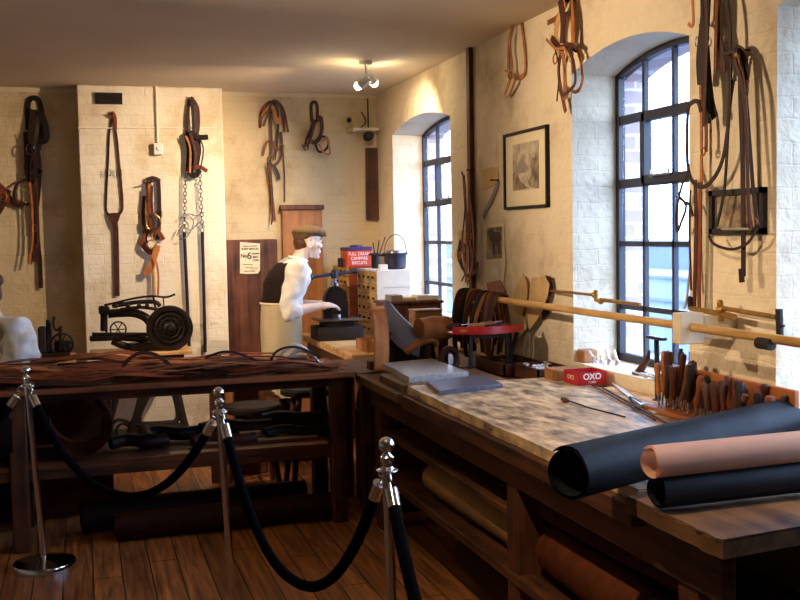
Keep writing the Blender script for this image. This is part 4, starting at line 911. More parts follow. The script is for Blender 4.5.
for k in range(3): b = MB(); b.cyl((c.x, c.y+.005*k, ZT+.02), (c.x+.05*(k-.4), c.y+.005*k, ZT+.20+.02*k), .005); b.build('brush', 'oldwood_z', t)
# ================================================================== people
M['skin'] = mat('pale_mannequin_skin', srgb(226, 200, 184), rough=.5, var=.06, scale=8, bump=.05)
M['shirt'] = mat('white_cotton', srgb(232, 228, 222), rough=.85, var=.05, scale=10, bump=.5, bscale=26, dist=.008)
M['apron'] = mat('cream_canvas', srgb(238, 224, 190), rough=.9, var=.08, scale=6, bump=.2, bscale=30, dist=.006)
M['vest'] = mat('dark_brown_waistcoat', srgb(52, 36, 34), rough=.9, var=.2, scale=20)
M['cap'] = mat('olive_brown_tweed', srgb(104, 82, 52), rough=.95, var=.3, scale=50, bump=.4, bscale=150)
M['hair'] = mat('brown_hair', srgb(96, 58, 34), rough=.6, var=.3, scale=40, stretch=(1, 1, 4))
M['trouser'] = mat('dark_trousers', srgb(36, 32, 34), rough=.9, var=.2)
def fuse(mb, vox, name, m, parent, mtx, it=4, folds=0):
    """grow several overlapping closed shapes into one continuous skin"""
    bmesh.ops.recalc_face_normals(mb.bm, faces=mb.bm.faces)
    me = bpy.data.meshes.new('tmp'); mb.bm.to_mesh(me); mb.bm.free(); o = bpy.data.objects.new('tmp', me); C.objects.link(o)
    r = o.modifiers.new('r', 'REMESH'); r.mode = 'VOXEL'; r.voxel_size = vox
    s_ = o.modifiers.new('s', 'SMOOTH'); s_.iterations = it; s_.factor = .5
    if folds:
        tx = bpy.data.textures.new('folds', 'CLOUDS'); tx.noise_scale = .075; tx.noise_depth = 0; dm_ = o.modifiers.new('d', 'DISPLACE'); dm_.texture = tx; dm_.strength = folds; dm_.mid_level = .5
    dg = bpy.context.evaluated_depsgraph_get(); me2 = bpy.data.meshes.new_from_object(o.evaluated_get(dg)); bpy.data.objects.remove(o)
    me2.name = name; me2.polygons.foreach_set('use_smooth', [True]*len(me2.polygons)); me2.materials.clear(); me2.materials.append(M[m])
    base = Vector((0, 0, 0)); p = parent
    while p is not None: base += p.location; p = p.parent
    me2.transform(Matrix.Translation(-base) @ mtx)
    o2 = bpy.data.objects.new(name, me2); C.objects.link(o2); o2.parent = parent
    return o2
def limb(mb, pts, rs, seg=16):
    mb.tube(pts, rs, seg)
    for p, r in zip(pts, rs): mb.ball(p, r*.995, 14)
def loft(mb, rings, seg=28, a0=0, a1=2*PI, th=0, fold=0):
    """rings: (x, y, z, half depth, half width); closed, or an open shell with thickness"""
    full = a1-a0 > 2*PI-.01; n = seg; rows = []
    for i, (x, y, z, ru, rv) in enumerate(rings):
        row = []
        for k in range(n if full else n+1):
            a = a0+(a1-a0)*k/n; e = 1+(fold*(i/len(rings))*math.sin(a*9+i*.3) if fold else 0)
            row.append(mb.bm.verts.new((x+ru*e*math.cos(a), y+rv*e*math.sin(a), z)))
        rows.append(row)
    fs = []; m = n if full else n
    for i in range(len(rows)-1):
        for k in range(m):
            k2 = (k+1) % n if full else k+1
            fs.append(mb.bm.faces.new((rows[i][k], rows[i][k2], rows[i+1][k2], rows[i+1][k])))
    if th: bmesh.ops.solidify(mb.bm, geom=fs, thickness=th)
    elif full: mb.bm.faces.new(rows[0][::-1]); mb.bm.faces.new(rows[-1])
def head(mb, c, yaw=0, pitch=0, s=1.0):
    """face towards +x: skull, jaw, brow, nose, lips, chin, ears"""
    m = Matrix.Translation(Vector(c)) @ Matrix.Rotation(yaw, 4, 'Z') @ Matrix.Rotation(pitch, 4, 'Y') @ Matrix.Scale(s, 4)
    P = lambda x, y, z: m @ Vector((x, y, z)); st = len(mb.bm.verts)
    h = MB()
    h.ball((-.012, 0, .028), 1, 24, (.096, .076, .088))
    h.ball((.02, 0, -.01), 1, 20, (.068, .064, .085))
    h.ball((.036, 0, -.062), 1, 18, (.046, .046, .046))
    h.ball((.068, 0, -.094), .021, 12, (1, 1.1, .9))
    h.tube([(.080, -.03, .026), (.089, 0, .028), (.080, .03, .026)], .012, 10)
    h.tube([(.084, 0, .016), (.092, 0, -.004), (.099, 0, -.022)], [.008, .0085, .009], 10); h.ball((.090, .009, -.026), .008, 8); h.ball((.090, -.009, -.026), .008, 8)
    for z, r in ((-.052, .0085), (-.064, .0095)): h.tube([(.072, -.022, z), (.084, -.01, z), (.087, 0, z), (.084, .01, z), (.072, .022, z)], r, 8)
    for s_ in (-1, 1):
        h.ball((.066, s_*.038, -.016), .022, 12, (.9, .9, .9)); h.ring((-.004, s_*.078, -.004), .022, .0065, (0.25, s_, 0), 16, sy=1.5, sx=.9); h.ball((-.002, s_*.072, -.01), .014, 8, (.9, .7, 1.5))
        h.ball((.074, s_*.031, .008), .0125, 10)
    bmesh.ops.transform(h.bm, matrix=m, verts=h.bm.verts)
    tmp = bpy.data.meshes.new('t'); h.bm.to_mesh(tmp); h.bm.free(); mb.bm.from_mesh(tmp); bpy.data.meshes.remove(tmp)
    return m
def hand(mb, w, d, nrm, side, s=1.0, curl=.35):
    """palm and five bent fingers; w wrist, d forward, nrm back of the hand, side +1/-1 where the thumb is"""
    d = Vector(d).normalized(); n = Vector(nrm); n = (n-d*n.dot(d)).normalized(); t = d.cross(n)*side
    w = Vector(w)
    limb(mb, [w, w+d*.03*s], [.026*s, .030*s], 12)
    for k in range(4):
        o = t*(.030-.020*k)*s; limb(mb, [w+d*.02*s+o*.7, w+d*.085*s+o], [.015*s, .0125*s], 10)
        L = (.036, .041, .038, .030)[k]*s; p = w+d*.085*s+o; a = curl*.6
        pts = [p]; 
        for j in range(3):
            v = d*math.cos(a)-n*math.sin(a); p = p+v*L*(1, .72, .6)[j]; pts.append(p); a += curl
        limb(mb, pts, [.0100*s, .0092*s, .0084*s, .0074*s], 10)
    p = w+d*.025*s+t*.028*s; pts = [p, p+(t*.6+d*.6-n*.25).normalized()*.042*s]; pts.append(pts[-1]+(d*.9+t*.15-n*.3).normalized()*.032*s); pts.append(pts[-1]+(d-n*.3).normalized()*.024*s)
    limb(mb, pts, [.014*s, .0115*s, .0098*s, .008*s], 10)
V = Vector
def person_body(J, mtx, t, torso, headc, hp=0, hy=0, legs=None, hs=1.0):
    b = MB(); loft(b, torso)
    nb = V(J['neck']); limb(b, [nb-V((.02, 0, .05)), nb.lerp(V(headc), .35), V(headc)-V((.02, 0, .03))], [.062, .054, .056])
    hm = head(b, headc, hy, hp, hs)
    for s in ('r', 'l'):
        S, E, W = V(J['sh_'+s]), V(J['el_'+s]), V(J['wr_'+s]); k = -1 if s == 'r' else 1
        limb(b, [S-V((.0, k*.07, .0)), S, S.lerp(E, .5), E, E.lerp(W, .35), W], [.058, .058, .046, .040, .041, .026])
        hand(b, W, (W-E)+V((.03, -k*.02, -.02)), (0, k*.3, 1), (1 if s == 'r' else -1)*(-1), 1.0)
        if legs:
            H, K, A = (V(v) for v in legs[s]); limb(b, [H, H.lerp(K, .5), K, K.lerp(A, .35), A], [.088, .078, .056, .056, .036]); limb(b, [A-V((0.02, 0, .04)), A+V((.14, 0, -.055))], [.034, .028])
    fuse(b, .0055, 'body', 'skin', t, mtx, 3)
    return hm
# ---- the saddler at the press
MX, MY = 1.36, 7.47
t = empty('person', (MX, MY, 0), 'person in flat cap, white shirt and cream apron leaning over the iron press', 'person')
mt = Matrix.Translation(V((MX, MY, 0)))
J = dict(neck=(.12, 0, 1.42), sh_r=(.085, -.175, 1.35), el_r=(.0, -.245, 1.075), wr_r=(.235, -.19, 1.105), sh_l=(.085, .175, 1.355), el_l=(.10, .24, 1.09), wr_l=(.29, .12, 1.10))
TR = [(0, 0, .86, .10, .165), (0, 0, .98, .105, .165), (0, 0, 1.08, .115, .15), (.02, 0, 1.17, .125, .155), (.05, 0, 1.27, .145, .17), (.075, 0, 1.35, .130, .175), (.095, 0, 1.40, .08, .13), (.11, 0, 1.435, .05, .07)]
HC = (.205, 0, 1.55)
LG = {'r': ((0, -.085, .90), (.02, -.095, .49), (-.01, -.10, .09)), 'l': ((0, .085, .90), (.05, .095, .49), (.04, .10, .09))}
hm = person_body(J, mt, t, TR, HC, hp=.10, legs=LG)
g = lambda rs, e: [(x, y, z, a+e, c+e) for x, y, z, a, c in rs]
b = MB(); loft(b, g([(0, 0, 1.04, .10, .15)]+TR[2:-1], .014)+[(.11, 0, 1.425, .062, .078)])
for s in ('r', 'l'):
    S, E = V(J['sh_'+s]), V(J['el_'+s]); k = -1 if s == 'r' else 1; W = V(J['wr_'+s])
    limb(b, [S-V((0, k*.06, -.005)), S+V((0, 0, .006)), S.lerp(E, .35), S.lerp(E, .7)+V((-.012, 0, 0)), E+(E-S).normalized()*.012], [.072, .084, .078, .068, .056])
    limb(b, [E, E.lerp(W, .22)], [.060, .056])
fuse(b, .007, 'shirt', 'shirt', t, mt, 4, .026)
b = MB(); b.ring((.125, 0, 1.435), .066, .011, (.25, 0, 1), 28, sx=1.0); b.build_m = None
o = fuse(b, .005, 'shirt_collar', 'shirt', t, mt, 2)
b = MB(); loft(b, g([(0, 0, 1.135, .115, .150)]+TR[3:6], .032)+[(.088, 0, 1.41, .110, .142)], a0=math.radians(88), a1=math.radians(272), th=.006)
b.move(mt); b.build('waistcoat', 'vest', t)
b = MB(); loft(b, [(-.002, 0, 1.135, .142, .172), (-.004, 0, 1.05, .145, .180), (-.006, 0, .93, .148, .192), (-.006, 0, .75, .142, .200), (-.004, 0, .60, .148, .205), (0, 0, .47, .152, .208)], seg=72, th=.004, fold=.035); b.move(mt); b.build('apron', 'apron', t)
b = MB(); b.tube([V((-.002+.148*math.cos(a), .178*math.sin(a), 1.125)) for a in [2*PI*i/40 for i in range(40)]], .008, 8, closed=True); b.move(mt); b.build('apron_band', 'apron', t)
b = MB()
for s in ('r', 'l'):
    H, K, A = (V(v) for v in LG[s]); limb(b, [H, K, A+V((0, 0, .01))], [.10, .072, .062])
fuse(b, .009, 'trousers', 'trouser', t, mt, 2)
for s in ('r', 'l'):
    A = V(LG[s][2]); b = MB(); limb(b, [A+V((-.03, 0, -.04)), A+V((.08, 0, -.045)), A+V((.16, 0, -.055))], [.045, .044, .036]); fuse(b, .007, 'shoe', 'l_black', t, mt, 2)
b = MB(); b.ball((-.020, 0, .075), 1, 28, (.118, .100, .048)); b.ball((-.055, 0, .050), 1, 20, (.075, .088, .045)); b.ball((.040, 0, .068), 1, 20, (.072, .082, .032)); b.tube([(.085, -.04, .05), (.108, 0, .048), (.085, .04, .05)], .011, 10)
fuse(b, .005, 'flat_cap', 'cap', t, mt @ hm @ Matrix.Translation((.016, 0, .004)) @ Matrix.Rotation(-.10, 4, 'Y'), 3)
b = MB(); b.ball((-.048, 0, .0), 1, 20, (.064, .072, .062)); b.ball((-.066, 0, -.030), 1, 14, (.038, .056, .036)); fuse(b, .005, 'hair', 'hair', t, mt @ hm, 2)
for s in (-1, 1):
    b = MB(); b.ball((.082, s*.031, .008), .0068, 10); b.move(mt @ hm); b.build('eye', 'black_ink', t)
    b = MB(); b.tube([(.086, s*.018, .030), (.088, s*.030, .033), (.076, s*.045, .029)], .0035, 6); b.move(mt @ hm); b.build('eyebrow', 'hair', t)
# ---- the seated figure in white at the edge of the picture
c = at(9, 330, Y=6.62); PX0 = c.x; YAWP = math.radians(228)
t = empty('person', (PX0, 6.60, 0), 'person in white blouse with rolled sleeves seated behind the long bench, half out of view', 'person')
mt = Matrix.Translation(V((PX0, 6.60, 0))) @ Matrix.Rotation(YAWP, 4, 'Z')
J = dict(neck=(.12, 0, 1.17), sh_r=(.09, -.17, 1.085), el_r=(.16, -.23, .90), wr_r=(.36, -.08, .905), sh_l=(.09, .17, 1.085), el_l=(.13, .24, .90), wr_l=(.33, .10, .905))
TR = [(-.02, 0, .50, .13, .17), (0, 0, .62, .115, .165), (.02, 0, .74, .10, .145), (.04, 0, .88, .105, .15), (.065, 0, 1.0, .11, .168), (.085, 0, 1.08, .098, .172), (.10, 0, 1.13, .068, .125), (.115, 0, 1.165, .048, .065)]
HC = (.19, 0, 1.29)
LG = {'r': ((.02, -.09, .55), (.36, -.11, .50), (.34, -.11, .09)), 'l': ((.02, .09, .55), (.36, .11, .50), (.34, .11, .09))}
hm = person_body(J, mt, t, TR, HC, hp=.35, legs=LG)
b = MB(); loft(b, g(TR[1:-1], .018)+[(.112, 0, 1.155, .062, .075)])
for s in ('r', 'l'):
    S, E = V(J['sh_'+s]), V(J['el_'+s]); k = -1 if s == 'r' else 1; W = V(J['wr_'+s])
    limb(b, [S-V((0, k*.06, -.005)), S+V((0, 0, .012)), S.lerp(E, .4), S.lerp(E, .8), E], [.072, .084, .092, .090, .064]); limb(b, [E, E.lerp(W, .3)], [.066, .058])
fuse(b, .008, 'blouse', 'shirt', t, mt, 4, .05)
b = MB(); loft(b, [(.085, 0, 1.03, .135, .155), (.10, 0, 1.10, .125, .165), (.112, 0, 1.155, .075, .095)], seg=40, th=.005); b.move(mt); b.build('wide_collar', 'apron', t)
b = MB()
for s in ('r', 'l'):
    H, K, A = (V(v) for v in LG[s]); limb(b, [H, K, A+V((0, 0, .01))], [.115, .09, .08])
loft(b, g(TR[0:2], .02)); fuse(b, .01, 'skirt', 'trouser', t, mt, 3)
b = MB(); b.ball((-.022, 0, .048), 1, 24, (.100, .086, .086)); b.ball((-.05, 0, .0), 1, 20, (.072, .080, .085)); b.ball((-.125, 0, .045), 1, 16, (.045, .05, .045)); fuse(b, .006, 'hair', 'hair', t, mt @ hm, 3)
for s in (-1, 1): b = MB(); b.ball((.082, s*.031, .008), .0068, 10); b.move(mt @ hm); b.build('eye', 'black_ink', t)
b = MB(); sx, sy = PX0, 6.62
t = empty('stool', (sx, sy, 0), 'wooden stool under the seated person in white', 'stool')
b.lathe([(.16, .40), (.165, .41), (.165, .435), (.15, .445)], (sx, sy, 0), seg=24); b.build('seat', 'oldwood_x', t)
for k in range(4):
    a = PI/4+k*PI/2; b = MB(); b.cyl((sx+.17*math.cos(a), sy+.17*math.sin(a), 0), (sx+.1*math.cos(a), sy+.1*math.sin(a), .41), .018, seg=10); b.build('leg', 'oldwood_z', t)
# ================================================================== things hanging on the walls
NORM = {'X': V((-1, 0, 0)), 'Y': V((0, -1, 0))}
def onwall(pl, val, p):
    off = p[2] if len(p) > 2 else 0
    q = at(p[0], p[1], X=val) if pl == 'X' else at(p[0], p[1], Y=val)
    return q+NORM[pl]*off
def hang(name, label, cat, pl, val, straps, rings=(), bucks=(), nail=None, group=None):
    n = NORM[pl]; W = lambda p: onwall(pl, val, p)
    o0 = W(straps[0][2][0]); t = empty(name, o0, label, cat, group)
    for k, (m, w_, pts) in enumerate(straps):
        P = [W(p)+n*(.004+.0045*k) if len(p) < 3 else W(p) for p in pts]
        b = MB(); b.strap(P, w_*.88, .004, side=n); b.build('strap', m, t)
    if len(straps) > 4:
        rr = random.Random(len(label))
        for q_ in range(3):
            m, w_, pts = straps[rr.randrange(len(straps))]; dx = rr.choice((-3, -2, 2, 3)); L_ = len(pts)
            P = [W((p[0]+dx+rr.uniform(-1, 1)+2.5*math.sin(i*1.3), p[1]+rr.uniform(-2, 5), .07+.006*q_)) for i, p in enumerate(pts)]
            b = MB(); b.strap(P, .011+.004*q_, .003, side=n); b.build('thin_strap', ('l_dark', 'l_tan', 'l_brown')[q_], t)
    for k, (m, p, R, r, sy) in enumerate(rings):
        b = MB(); c = W(p)+n*(.012 if len(p) < 3 else 0); q = n
        b.ring(c, R, r, n, 24, sx=1, sy=sy); b.build('ring', m, t)
    for m, p, w_, h in bucks:
        b = MB(); buckle(b, W(p)+n*.03, w_, h, .003, n); b.build('buckle', m, t)
    if nail: b = MB(); p = W(nail); b.cyl(p-n*.0+V((0, 0, 0)), p+n*.05, .004, seg=6); b.ball(p+n*.05, .007, 8); b.build('wall_nail', 'ironmatt', t)
    return t
YBK, YBR, XW = 8.597, 8.367, 2.397
# --- back wall, left of the chimney breast
hang('harness', 'thick dark harness hanging left of the chimney breast', 'harness', 'Y', YBK, [
    ('l_black', .045, [(28, 130), (28, 104), (34, 98), (40, 104), (42, 130), (38, 150)]), ('l_dark', .06, [(34, 110, .03), (32, 130, .04), (30, 150, .05), (33, 172, .04)]),
    ('l_black', .05, [(40, 112, .04), (45, 124, .05), (47, 136, .06), (44, 142, .05), (38, 140, .04)]), ('l_dark', .045, [(26, 132, .02), (27, 150, .04), (27, 166, .04), (29, 182, .03)]),
    ('l_black', .05, [(37, 150, .05), (39, 168, .05), (38, 190, .03), (35, 215, .03)]), ('l_brown', .035, [(33, 180, .03), (33, 210, .03), (34, 240, .02), (34, 262, .02)]),
    ('l_dark', .035, [(36, 195, .03), (37, 230, .03), (40, 260, .02), (41, 288, .02)]), ('l_dark', .022, [(29, 178, .03), (18, 184, .04), (14, 194, .04), (18, 204, .04), (30, 204, .03)]),
    ('l_dark', .04, [(32, 150, .06), (36, 165, .07), (32, 185, .05)])], [('ironmatt', (31, 150, .07), .035, .006, 1.2), ('ironmatt', (38, 172, .06), .03, .005, 1)], [('brass', (33, 228), .05, .05)], (34, 100))
hang('harness', 'brown strap harness partly cut off at the edge of the photograph', 'harness', 'Y', YBK, [('l_chest', .07, [(-12, 178, .02), (0, 188, .02), (10, 200, .02), (24, 206, .02)]), ('l_brown', .05, [(-10, 222, .03), (0, 210, .03), (6, 198, .03), (9, 190, .03)]), ('l_red', .05, [(-14, 196, .04), (2, 192, .04), (8, 202, .04)])], [('brass', (3, 197, .05), .03, .005, 1)])
# --- on the chimney breast
t = hang('breast_collar', 'narrow V-shaped strap with one long tail on the chimney breast', 'harness', 'Y', YBR, [
    ('l_dark', .018, [(112, 116), (109, 135), (108, 160), (106, 200), (107, 213), (113, 216)]), ('l_brown', .022, [(112, 116), (116, 135), (119, 165), (122, 200), (121, 212), (114, 216)]),
    ('l_chest', .028, [(109, 118), (112, 113), (115, 118), (115, 130)]), ('l_brown', .045, [(114, 214, .015), (115, 224, .015), (116, 240, .012), (117, 296, .012)])],
    [], [('ironmatt', (108, 173), .03, .05), ('ironmatt', (119, 173), .03, .05)], (112, 115))
b = MB(); b.prism([(at(108, 213, Y=8.35).x, at(108, 213, Y=8.35).z), (at(121, 213, Y=8.35).x, at(121, 213, Y=8.35).z), (at(116, 228, Y=8.35).x, at(116, 228, Y=8.35).z), (at(113, 228, Y=8.35).x, at(113, 228, Y=8.35).z)], 8.340, 8.352, 'xz'); b.build('leather_shield', 'l_brown', t)
hang('bridle', 'short chestnut harness with brass ring at the middle of the chimney breast', 'harness', 'Y', YBR, [
    ('l_dark', .035, [(158, 180, .02), (159, 200, .02), (159, 225, .02), (157, 240, .02)]), ('l_chest', .05, [(148, 182, .03), (150, 205, .03), (152, 230, .03)]), ('l_brown', .03, [(144, 196, .02), (143, 220, .02), (146, 244, .02)]),
    ('l_tan', .022, [(149, 184, .04), (146, 204, .05), (148, 222, .05), (152, 238, .05)]), ('l_chest', .04, [(141, 246, .03), (147, 232, .03), (156, 230, .03), (163, 240, .03)]), ('l_brown', .05, [(142, 244, .04), (150, 252, .04), (158, 248, .04)]),
    ('l_tan', .055, [(157, 245, .05), (154, 256, .05), (149, 270, .05), (143, 272, .05)]), ('l_pale', .03, [(152, 255, .03), (153, 275, .03), (154, 296, .03)]), ('l_brown', .03, [(146, 180, .03), (153, 178, .03), (160, 181, .03)])],
    [('brass', (153, 223, .06), .055, .006, 1.15), ('brass', (151, 244, .07), .03, .005, 1)], [('brass', (147, 212), .04, .05), ('ironmatt', (159, 214), .04, .04)], (153, 179))
t = hang('harness', 'dark harness with chains and two very long hanging rods on the chimney breast', 'harness', 'Y', YBR, [
    ('l_dark', .028, [(189, 100, .02), (187, 118, .02), (187, 135, .02), (190, 150, .02)]), ('l_brown', .028, [(191, 98, .03), (197, 108, .03), (198, 125, .03), (196, 140, .02)]), ('l_dark', .024, [(190, 100, .04), (192, 112, .04), (193, 135, .04)]),
    ('l_black', .07, [(187, 134, .04), (190, 150, .05), (189, 172, .04)]), ('l_dark', .06, [(195, 136, .04), (197, 150, .05), (194, 170, .04)]), ('l_black', .045, [(188, 133, .06), (198, 138, .07), (207, 138, .08)]),
    ('l_chest', .035, [(186, 170, .05), (194, 168, .06), (200, 168, .07), (206, 172, .08)]), ('l_black', .05, [(188, 172, .04), (194, 176, .05), (199, 170, .05)])], [], [('ironmatt', (190, 137), .06, .04)], (191, 98))
b = MB()
for (x0, y0, x1, y1) in ((185, 174, 184, 232), (199, 170, 202, 232)):
    A, B = onwall('Y', YBR, (x0, y0, .04)), onwall('Y', YBR, (x1, y1, .03)); n_ = 16
    for i in range(n_): p = A.lerp(B, (i+.5)/n_); b.ring(p, .013, .003, (0, 1, 0) if i % 2 else (1, 0, 0), 10, sy=1.4, ts=5)
b.build('side_chain', 'ironmatt', t)
for (x0, y0, x1, y1) in ((184, 232, 189, 346), (202, 232, 205, 352)):
    b = MB(); b.cyl(onwall('Y', YBR, (x0, y0, .03)), onwall('Y', YBR, (x1, y1, .02)), .0125, seg=10); b.build('long_rod', 'l_dark', t)
b = MB()
for pts in (((180, 218), (188, 214), (196, 216), (203, 212)), ((176, 236), (182, 226), (190, 230), (200, 222), (204, 228)), ((186, 214), (193, 222), (187, 236), (178, 240))):
    b.tube(smooth([onwall('Y', YBR, (*p, .045)) for p in pts])[0], .004, 6)
b.build('wire_tangle', 'steel', t)
t = empty('vent_grille', at(106, 98, Y=8.36), 'dark pierced vent grille at the top of the chimney breast', 'vent')
a_, c_ = at(95, 104, Y=8.362), at(122, 93, Y=8.362); b = MB(); b.box((a_.x, 8.352, a_.z), (c_.x, 8.368, a_.z+.012)); b.box((a_.x, 8.352, c_.z-.012), (c_.x, 8.368, c_.z)); b.box((a_.x, 8.352, a_.z), (a_.x+.012, 8.368, c_.z)); b.box((c_.x-.012, 8.352, a_.z), (c_.x, 8.368, c_.z)); b.build('frame', 'ironmatt', t)
b = MB(); n_ = 11
for i in range(1, n_): x = a_.x+(c_.x-a_.x)*i/n_; b.box((x-.0035, 8.354, a_.z), (x+.0035, 8.364, c_.z))
for k in range(1, 5): z = a_.z+(c_.z-a_.z)*k/5; b.box((a_.x, 8.354, z-.0035), (c_.x, 8.364, z+.0035))
b.build('lattice', 'ironmatt', t)
b = MB(); b.box((a_.x+.01, 8.364, a_.z+.01), (c_.x-.01, 8.368, c_.z-.01)); b.build('backing', 'l_tan', t)
t = empty('wall_socket', at(158, 150, Y=8.34), 'small white switch box under a white conduit on the chimney breast', 'switch'); c_ = at(158, 149, Y=8.35)
b = MB(); b.box((c_.x-.035, 8.325, c_.z-.045), (c_.x+.035, 8.368, c_.z+.045), bev=.006); b.build('box_body', 'white_metal', t)
b = MB(); b.cyl((c_.x, 8.358, c_.z+.04), (c_.x, 8.358, ZC), .009, seg=10); b.build('conduit', 'breast', t)
b = MB(); b.box((c_.x-.012, 8.318, c_.z-.012), (c_.x+.012, 8.326, c_.z+.012), bev=.002); b.build('rocker', 'white_metal', t)
a_ = at(82, 128, Y=8.36); b = MB(); b.cyl((.01, 8.362, a_.z), (1.04, 8.362, at(222, 128, Y=8.36).z), .005, seg=8); tag(b.build('wall_cable', 'breast'), 'thin painted cable running across the chimney breast', 'cable')
# --- back wall, right of the breast
hang('bridle', 'arched bridle with long reins, first right of the chimney breast', 'bridle', 'Y', YBK, [
    ('l_chest', .025, [(260, 128), (261, 112), (268, 103), (277, 103), (283, 114), (284, 132)]), ('l_brown', .022, [(271, 102, .02), (270, 120, .03), (271, 150, .03), (269, 162, .03)]), ('l_dark', .022, [(272, 102, .03), (277, 112, .03), (277, 135, .03), (274, 160, .03)]),
    ('l_tan', .02, [(263, 115, .03), (270, 110, .04), (276, 118, .04), (281, 125, .03)]), ('l_chest', .022, [(262, 156, .03), (266, 143, .03), (272, 142, .03), (276, 150, .03), (281, 148, .03)]),
    ('l_brown', .025, [(268, 162, .03), (273, 166, .03), (280, 158, .03), (281, 145, .03), (280, 132, .03)]), ('l_dark', .03, [(273, 166, .04), (277, 174, .04), (278, 180, .04)]), ('l_chest', .035, [(269, 162, .03), (270, 185, .02), (272, 205, .02), (274, 221, .02)]), ('l_brown', .012, [(282, 145, .02), (284, 175, .02), (284, 202, .02)])],
    [('brass', (271, 158, .05), .022, .004, 1), ('brass', (281, 147, .05), .02, .004, 1)], [('brass', (268, 182), .035, .035)], (272, 101))
hang('bridle', 'short dark noseband bridle, the smallest on the wall behind the press', 'bridle', 'Y', YBK, [
    ('l_brown', .03, [(312, 122), (311, 106), (314, 102), (317, 106), (317, 122)]), ('l_dark', .045, [(314, 120, .03), (311, 130, .04), (307, 140, .04), (305, 150, .04)]), ('l_brown', .035, [(316, 120, .03), (320, 118, .03), (321, 130, .03), (318, 140, .03)]),
    ('l_dark', .04, [(307, 140, .05), (313, 143, .05), (319, 138, .05)]), ('l_dark', .022, [(314, 144, .05), (317, 152, .06), (323, 151, .06), (327, 145, .05), (325, 138, .05), (319, 137, .04)]), ('l_tan', .03, [(304, 146, .06), (304, 151, .06)])], [('brass', (308, 142, .06), .02, .004, 1)], (), (314, 102))
t = empty('wall_bracket_shelf', at(362, 130, Y=8.5), 'little cream wall shelf with cables near the ceiling corner', 'shelf'); a_, c_ = at(350, 130, Y=8.5), at(376, 130, Y=8.5)
b = MB(); b.box((a_.x, 8.40, a_.z-.012), (c_.x, 8.6, a_.z+.012), bev=.004); b.build('shelf_board', 'block', t)
b = MB(); b.cyl((c_.x-.04, 8.595, a_.z), (c_.x-.04, 8.595, ZC), .006); b.tube(smooth([(c_.x-.1, 8.59, a_.z+.16), (c_.x-.06, 8.59, a_.z+.08), (c_.x-.12, 8.59, a_.z+.02)])[0], .005); b.build('cable', 'ironmatt', t)
c_ = at(369, 134, Y=8.46); t = empty('security_camera', c_, 'small black camera hanging under the little cream wall shelf', 'camera'); b = MB(); b.box((c_.x-.04, 8.42, a_.z-.09), (c_.x+.03, 8.52, a_.z-.02), bev=.02); b.build('camera_body', 'ironmatt', t)
b = MB(); b.lathe([(.025, 0), (.028, .03), (.02, .035)], (c_.x-.005, 8.42, a_.z-.055), (0, -1, 0), 18); b.build('camera_lens', 'ironmatt', t)
c_ = at(349, 120, Y=8.58); b = MB(); b.ball((c_.x, 8.58, c_.z), .02, 14); tag(b.build('wall_sensor', 'ironmatt'), 'small round black knob on the wall left of the cream shelf', 'sensor')
a_, c_ = at(366, 220, Y=8.59), at(381, 148, Y=8.59); b = MB(); b.prism([(a_.x, a_.z), (c_.x-.004, a_.z), (c_.x, (a_.z+c_.z)/2), (c_.x-.01, c_.z), (a_.x+.008, c_.z)], 8.565, 8.60, 'xz'); tag(b.build('dark_plank', 'oldwood_z'), 'short black-brown plank hung in the corner below the cream shelf', 'plank')
a_, c_ = at(227, 395, Y=8.55), at(277, 239, Y=8.55)
b = MB(); b.box((a_.x, 8.54, 0), (c_.x, 8.595, c_.z), bev=.004); tag(b.build('leaning_board', 'redwood_z'), 'tall scuffed red-brown board against the wall, bearing the number poster', 'board')
a_, c_ = at(285, 330, Y=8.55), at(322, 206, Y=8.55); t = empty('wooden_screen', ((a_.x+c_.x)/2, 8.55, 0), 'tan timber panel with a moulded top edge behind the person in the cap', 'panel')
b = MB(); b.box((a_.x, 8.55, 0), (c_.x, 8.595, c_.z), bev=.004); b.build('panel_board', 'paleply', t)
b = MB(); b.box((a_.x-.015, 8.53, c_.z-.03), (c_.x+.015, 8.597, c_.z+.01), bev=.006); b.build('top_moulding', 'redwood_z', t)
# poster
M['poster'] = mat('aged_paper', srgb(226, 212, 180), rough=.85, var=.12, scale=6, bump=.1)
P = [onwall('Y', 8.534, p) for p in ((240, 242), (260, 243.5), (260, 270), (258, 273.5), (248, 274), (240, 273.5))]
t = empty('poster', P[4], 'torn cream paper poster printed No 6 pinned on the red-brown board', 'poster'); b = MB(); b.prism([(p.x, p.z) for p in P], 8.533, 8.536, 'xz'); b.build('paper_sheet', 'poster', t)
L0 = lambda s, px, py, size, **k: lettering('printing', s, size, onwall('Y', 8.5325, (px, py)), (1, 0, 0), (0, 0, 1), 'black_ink', t, depth=.0012, **k)
L0('DRAW NUMBER', 250, 246.2, .016); L0('BODY BRIDLES', 250, 249, .022, sx=.95, w=.0006); L0('No', 243.8, 256, .045, w=.001, sx=.8); L0('6', 249.3, 256, .080, w=.0008); L0('ROAN', 255.6, 253.6, .020, w=.0008); L0('BAY', 255.6, 257.0, .024, w=.0008); L0('COBS', 255.6, 260.3, .020, w=.0008)
L0('harness sale', 248, 264.5, .016); L0('at the yard', 249, 267.2, .014); L0('one o\'clock', 254, 268.2, .013); L0('sale of saddlery', 250, 271, .014)
